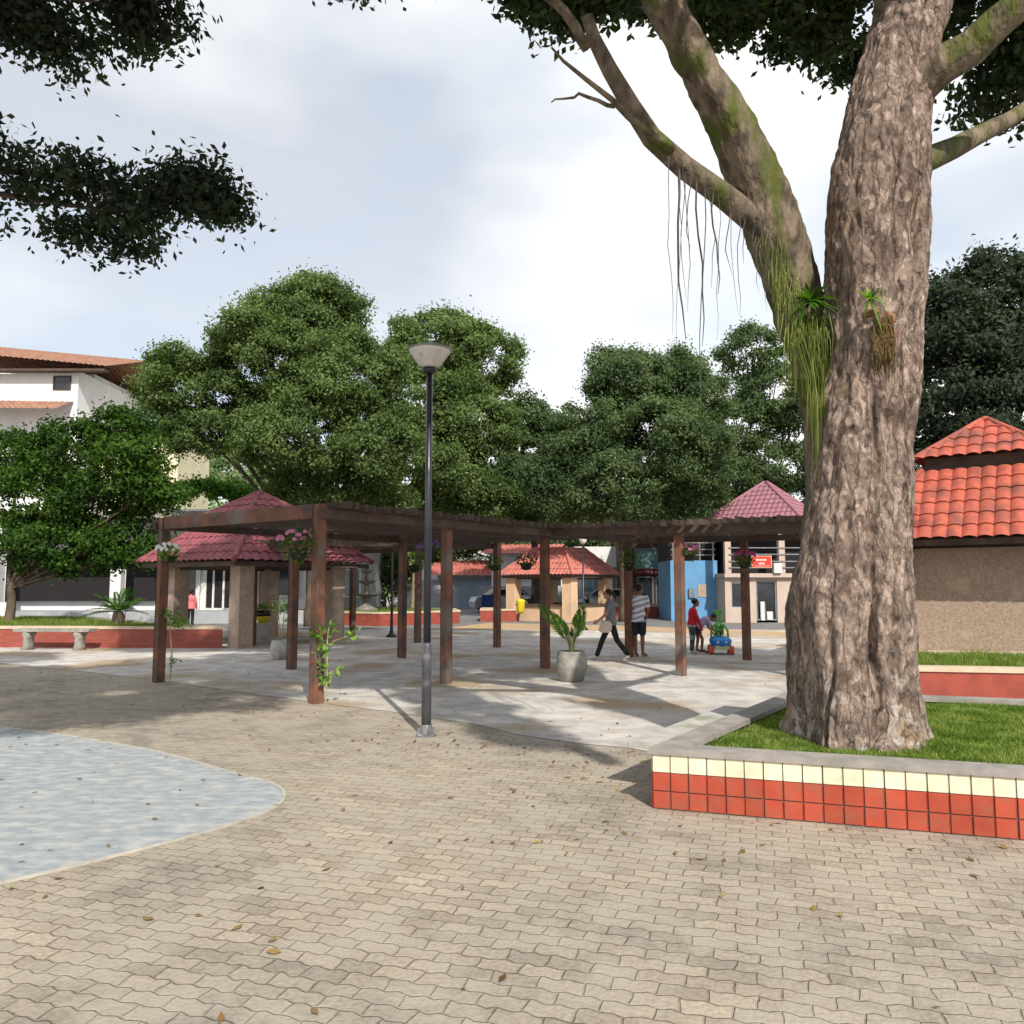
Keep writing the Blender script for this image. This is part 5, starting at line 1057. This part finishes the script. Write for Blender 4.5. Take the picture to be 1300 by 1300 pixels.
black = flat('black_cloth', (.014, .014, .018)); grey = flat('grey_cloth', (.2, .235, .26)); wsh = flat('white_shoe', (.75, .72, .68)); white = flat('white_cloth', (.78, .79, .84)); navy = flat('navy_cloth', (.022, .025, .045))
# woman walking to the left
Pw = gp(776, 838.5)
J = dict(pelvis=(0, 0, .84), neck=(-.03, 0, 1.31), head=(-.065, 0, 1.45), shL=(.0, .155, 1.25), shR=(-.03, -.155, 1.25), elL=(.13, .2, 1.03), elR=(-.12, -.22, 1.02), wrL=(.06, .22, .82), wrR=(-.30, -.2, .88),
         hipL=(0, .085, .83), hipR=(0, -.085, .83), knL=(-.17, .08, .47), anL=(-.31, .08, .095), toeL=(-.48, .08, .055), knR=(.12, -.08, .45), anR=(.36, -.08, .13), toeR=(.25, -.09, .03))
wr_, wfr = person('woman in grey top and black trousers striding left with a pale shoulder bag', Pw, J, skinL, grey, black, wsh, (-1, -.1, 0), s=.93, hair='pony', longtop=.02)
c, f_, up, sd_, M = wfr
mb = MB()
for k in (-1, 1): mb.ell(c + f_ * .09 + up * .008 + sd_ * k * .03, (.024, .008, .018), 10, 6, M)
mb.build('sunglasses', blackM, wr_, smooth=True)
bg_ = empty('shoulder_bag', Pw + Vector((-.13, -.25, .8)), label='cream cloth shoulder bag hanging at the walking woman\'s side', cat='bag')
mb = MB(); mb.loft([((-.03, 0, -.18), (.09, 0, 0), (0, .03, 0)), ((-.03, 0, -.12), (.15, 0, 0), (0, .055, 0)), ((0, 0, 0), (.13, 0, 0), (0, .05, 0)), ((.02, 0, .08), (.06, 0, 0), (0, .025, 0))], 18); mb.build('pouch', flat('cream_cloth', (.74, .64, .52)), bg_, remesh=.015)
mb = MB(); mb.tube([(-.1, 0, .04), (-.04, .02, .25), (.04, .08, .52), (.1, .06, .25), (.1, 0, .04)], .012, n=6); mb.build('strap', flat('tan_strap', (.3, .2, .14)), bg_, smooth=True)
# man seen from behind
Pm = gp(811, 834)
J = dict(pelvis=(0, 0, .88), neck=(.0, .01, 1.42), head=(.04, .03, 1.56), shL=(-.17, .07, 1.35), shR=(.18, -.06, 1.35), elL=(-.22, .12, 1.08), elR=(.24, .02, 1.08), wrL=(-.12, .28, .92), wrR=(.22, .2, .9),
         hipL=(-.09, .03, .88), hipR=(.09, -.03, .88), knL=(-.07, .06, .47), anL=(-.06, .05, .085), toeL=(.0, .2, .035), knR=(.09, -.0, .47), anR=(.09, -.02, .085), toeR=(.2, .12, .035))
person('man in a white t-shirt with painted slat shadows and navy shorts standing with his back turned', Pm, J, skinM, striped('slat_shadow_shirt', (.34, .35, .45), (.8, .8, .85), 2.6, (R(12), R(14), 0)), navy, flat('sandal', (.32, .16, .12)), (.35, 1, 0), s=1.0, hair='short', legs=.78, longtop=.03, headf=(.8, .6, 0))  # grey bands painted into the shirt imitate pergola slat shadows
# child in red
Pc = gp(879, 830)
J = dict(pelvis=(0, 0, .68), neck=(.04, 0, 1.1), head=(.1, -.02, 1.22), shL=(.03, .13, 1.04), shR=(.03, -.13, 1.04), elL=(.12, .17, .85), elR=(.12, -.16, .83), wrL=(.22, .1, .7), wrR=(.19, -.1, .66),
         hipL=(0, .07, .68), hipR=(0, -.07, .68), knL=(.02, .08, .36), anL=(0, .08, .08), toeL=(.13, .08, .03), knR=(.0, -.08, .36), anR=(-.03, -.08, .08), toeR=(.1, -.1, .03))
person('child in a red long sleeved top and patterned trousers by the reddish post', Pc, J, skinM, flat('red_cloth', (.6, .02, .025)), mat('patterned_cloth', (.03, .07, .075), (.5, .56, .6), scale=5, rng_=(.48, .54)), flat('child_shoe', (.5, .48, .45)), (1, -.1, 0), s=.85, sleeve='long', hair='curly')
# child bending over the toy car
Pk = gp(889, 829)
J = dict(pelvis=(-.08, 0, .62), neck=(.2, -.03, .86), head=(.33, -.05, .86), shL=(.15, .1, .84), shR=(.17, -.12, .82), elL=(.24, .13, .62), elR=(.26, -.14, .62), wrL=(.36, .1, .46), wrR=(.4, -.1, .44),
         hipL=(-.08, .07, .61), hipR=(-.08, -.07, .61), knL=(-.03, .08, .34), anL=(-.07, .08, .08), toeL=(.05, .09, .03), knR=(.04, -.08, .34), anR=(.02, -.08, .08), toeR=(.14, -.09, .03))
person('small child in a lilac top bending down over the toy car', Pk, J, skinM, flat('lilac_cloth', (.42, .43, .66)), flat('wine_cloth', (.12, .03, .04)), flat('child_sandal', (.2, .1, .08)), (1, -.2, -.5), s=.74, hair='short', legs=.4, tilt=Vector((.5, 0, .86)), headf=(.8, -.1, -.6))
# toy car
Pt = gp(914, 831); tcar = empty('toy_car', Pt + Vector((.05, .12, 0)), R(-8), label='blue and orange ride on toy car with a green push handle', cat='toy car')
tb = flat('toy_blue', (.02, .22, .62), .3); tg_ = flat('toy_green', (.16, .55, .1), .35); to_ = flat('toy_orange', (.62, .1, .03), .4)
mb = MB(); mb.loft([((0, 0, .14), (.2, 0, 0), (0, .28, 0)), ((0, 0, .24), (.25, 0, 0), (0, .34, 0)), ((0, 0, .34), (.27, 0, 0), (0, .34, 0)), ((0, .02, .41), (.2, 0, 0), (0, .24, 0)), ((0, .04, .43), (.08, 0, 0), (0, .1, 0))], 22); mb.build('body', tb, tcar, remesh=.015)
mb = MB(); mb.box((0, -.3, .17), (.34, .06, .1), bev=.02); mb.build('bumper', flat('toy_cream', (.6, .6, .35), .4), tcar)
for x in (-.23, .23):
    for y in (-.2, .2):
        mb = MB(); mb.tube([(x - .05, y, .105), (x + .05, y, .105)], .105, n=20); w_ = mb.build('wheel', to_, tcar); mb = MB(); mb.tube([(x - .055, y, .105), (x + .055, y, .105)], .045, n=14); mb.build('hub', flat('toy_yellow', (.7, .5, .05)), w_)
for x in (-.09, .09):
    mb = MB(); mb.ell((x, -.31, .3), (.035, .02, .03)); mb.build('headlight', frameW, tcar, smooth=True)
mb = MB(); mb.tube([(-.2, .12, .36), (-.19, .14, .55), (-.12, .2, .68), (0, .22, .72), (.12, .2, .68), (.19, .14, .55), (.2, .12, .36)], .028, n=10); mb.box((0, .2, .55), (.22, .04, .24), bev=.02); mb.build('seat_back', tg_, tcar, smooth=True)
mb = MB(); mb.tube([(-.06, .24, .62), (-.05, .28, .9), (-.09, .3, 1.02), (.09, .3, 1.02), (.05, .28, .9), (.06, .24, .62)], .024, n=10); mb.box((0, .29, .98), (.2, .04, .09), bev=.015); mb.build('push_handle', tg_, tcar, smooth=True)
mb = MB(); mb.tube([(0, -.06, .42), (0, -.02, .52)], .02, n=8); mb.lathe([(.08, .52), (.09, .54), (.06, .55)], c=(0, -.02, 0), n=16); mb.build('steering_wheel', blackM, tcar)
# distant person in pink
Pp = Vector((-12.4, 30.6, .0))
J = dict(pelvis=(0, 0, .8), neck=(.0, 0, 1.22), head=(.0, .02, 1.34), shL=(-.15, 0, 1.16), shR=(.15, 0, 1.16), elL=(-.2, .02, .95), elR=(.2, .02, .95), wrL=(-.2, .1, .75), wrR=(.18, .12, .75),
         hipL=(-.08, 0, .8), hipR=(.08, 0, .8), knL=(-.08, .02, .44), anL=(-.08, 0, .08), toeL=(-.08, .14, .03), knR=(.08, .02, .44), anR=(.08, 0, .08), toeR=(.08, .14, .03))
person('person in a pink top seen from behind near the white doors', Pp, J, skinM, flat('pink_cloth', (.66, .2, .23)), black, black, (0, 1, 0), s=.92, sleeve='long', hair='short', longtop=.12)

# ------------------------------------------------------------------ vehicles
def car(label, loc, rz, paint):
    root = empty('parked_car', loc, rz, label=label, cat='car', group='cars parked behind the salmon roofed kiosk')
    prof = [(-2.05, .3), (-2.1, .62), (-1.95, .88), (-1.35, .95), (-.75, 1.38), (.55, 1.42), (1.1, 1.0), (1.95, .85), (2.1, .6), (2.05, .3)]
    mb = MB(); n = len(prof)
    for y, s_ in ((-.82, 0), (.82, 0)): pass
    vs = [(x, (-.82 if z < 1 else -.62), z) for x, z in prof] + [(x, (.82 if z < 1 else .62), z) for x, z in prof]
    mb._add(vs, [tuple(range(n)), tuple(range(2 * n - 1, n - 1, -1))] + [(i, n + i, n + (i + 1) % n, (i + 1) % n) for i in range(n)]); mb.build('body', paint, root)
    for sx in (-1, 1):
        y = .735 * sx; mb = MB(); mb._add([(-1.15, y * 1.06, .99), (-.72, y * .9, 1.31), (.5, y * .88, 1.34), (.92, y * 1.06, 1.0)], [(0, 1, 2, 3)]); mb.v = [(x, yy + .03 * sx, z) for x, yy, z in mb.v]; mb.build('side_window', darkG, root)
    mb = MB(); mb._add([(.6, -.58, 1.405), (.6, .58, 1.405), (1.12, .72, 1.02), (1.12, -.72, 1.02)], [(0, 1, 2, 3)]); mb.v = [(x + .02, y, z + .01) for x, y, z in mb.v]; mb.build('windscreen', darkG, root)
    for x in (-1.3, 1.3):
        for y in (-.78, .78):
            mb = MB(); mb.tube([(x, y - .1, .31), (x, y + .1, .31)], .31, n=20); w_ = mb.build('wheel', blackM, root); mb = MB(); mb.tube([(x, y - .11, .31), (x, y + .11, .31)], .17, n=14); mb.build('rim', greyM, w_)
    for y in (-.6, .6): mb = MB(); mb.ell((2.05, y, .68), (.06, .16, .08)); mb.build('headlight', frameW, root, smooth=True)
silver = mat('silver_paint', (.5, .52, .54), (.46, .48, .5), scale=1, rough=.25, metal=.3)
car('silver car parked behind the right side of the salmon roofed kiosk', (5.3, 43.6, 0), R(168), silver)
car('silver car parked behind the left side of the salmon roofed kiosk', (-.3, 46.2, 0), R(15), silver)
bbx = empty('blue_container', (-1.35, 45, 0), label='blue waste container left of the salmon roofed kiosk', cat='container')
mb = MB(); mb.box((0, 0, .5), (.75, .7, .9), bev=.04); mb.build('body', flat('blue_plastic', (.03, .07, .3), .4), bbx); mb = MB(); mb.box((0, 0, .99), (.8, .75, .07), bev=.02); mb.build('lid', flat('blue_plastic', (.03, .07, .3), .4), bbx)
def moto(label, loc, rz):
    root = empty('motorcycle', loc, rz, label=label, cat='motorcycle', group='motorcycles parked beyond the court')
    for x in (-.62, .66): mb = MB(); mb.tube([(x, -.05, .3), (x, .05, .3)], .3, n=18); mb.build('wheel', blackM, root)
    mb = MB(); mb.ell((.1, 0, .78), (.28, .13, .15)); mb.ell((-.05, 0, .45), (.25, .12, .2)); mb.tube([(.66, 0, .3), (.5, 0, .7), (.42, 0, 1.0)], .035, n=8); mb.tube([(-.62, 0, .3), (-.1, 0, .4)], .03, n=8); mb.build('body', mat('moto_paint', (.05, .03, .05), (.03, .03, .05), scale=3, rough=.3), root, smooth=True)
    mb = MB(); mb.box((-.35, 0, .82), (.6, .22, .1), bev=.03); mb.build('seat', blackM, root); mb = MB(); mb.tube([(.36, -.33, 1.05), (.44, 0, 1.0), (.36, .33, 1.05)], .018, n=6); mb.ell((.6, 0, .9), (.08, .09, .09)); mb.build('handlebar', blackM, root, smooth=True)
moto('dark motorcycle parked behind the fountain planter', (-6.6, 39.4, 0), R(10)); moto('dark motorcycle parked behind the salmon roofed kiosk, by the black lamp post', (3.9, 41.2, 0), R(80)); moto('dark motorcycle seen between the left kiosk pillars', (.9, 41.4, 0), R(70))

# dry leaves on the paving
def litter(name, label, n, regions, sz, m, cat):
    C_ = []
    for (x0, x1, y0, y1), w in regions: k = int(n * w); C_.append(np.stack([rng.uniform(x0, x1, k), rng.uniform(y0, y1, k), rng.uniform(.012, .022, k)], 1))
    C_ = np.concatenate(C_); x, y = C_[:, 0], C_[:, 1]
    inpl = (x > K0.x - .35 + (y - K0.y) * .7) & (y > K0.y - (x - K0.x) * .33 - .05) & (y < 10); C_ = C_[~inpl]
    nn = np.tile([0, 0, 5.], (len(C_), 1)); o = leaf_mesh(name, C_, nn, sz, m); tag(o, label=label, cat=cat, kind='stuff')
dry = leaf_mat('dry_leaf', (.1, .055, .02), (.22, .14, .05), (.34, .27, .09), tr=.1)
litter('fallen_leaves', 'scattered dry leaves lying on the paving', 750, [((-6, 6, 3, 9), .3), ((0, 3, 5, 9), .12), ((-9, 6, 8, 18), .45), ((-1.6, -.2, 8.2, 9.2), .05)], .06, dry, 'leaves')
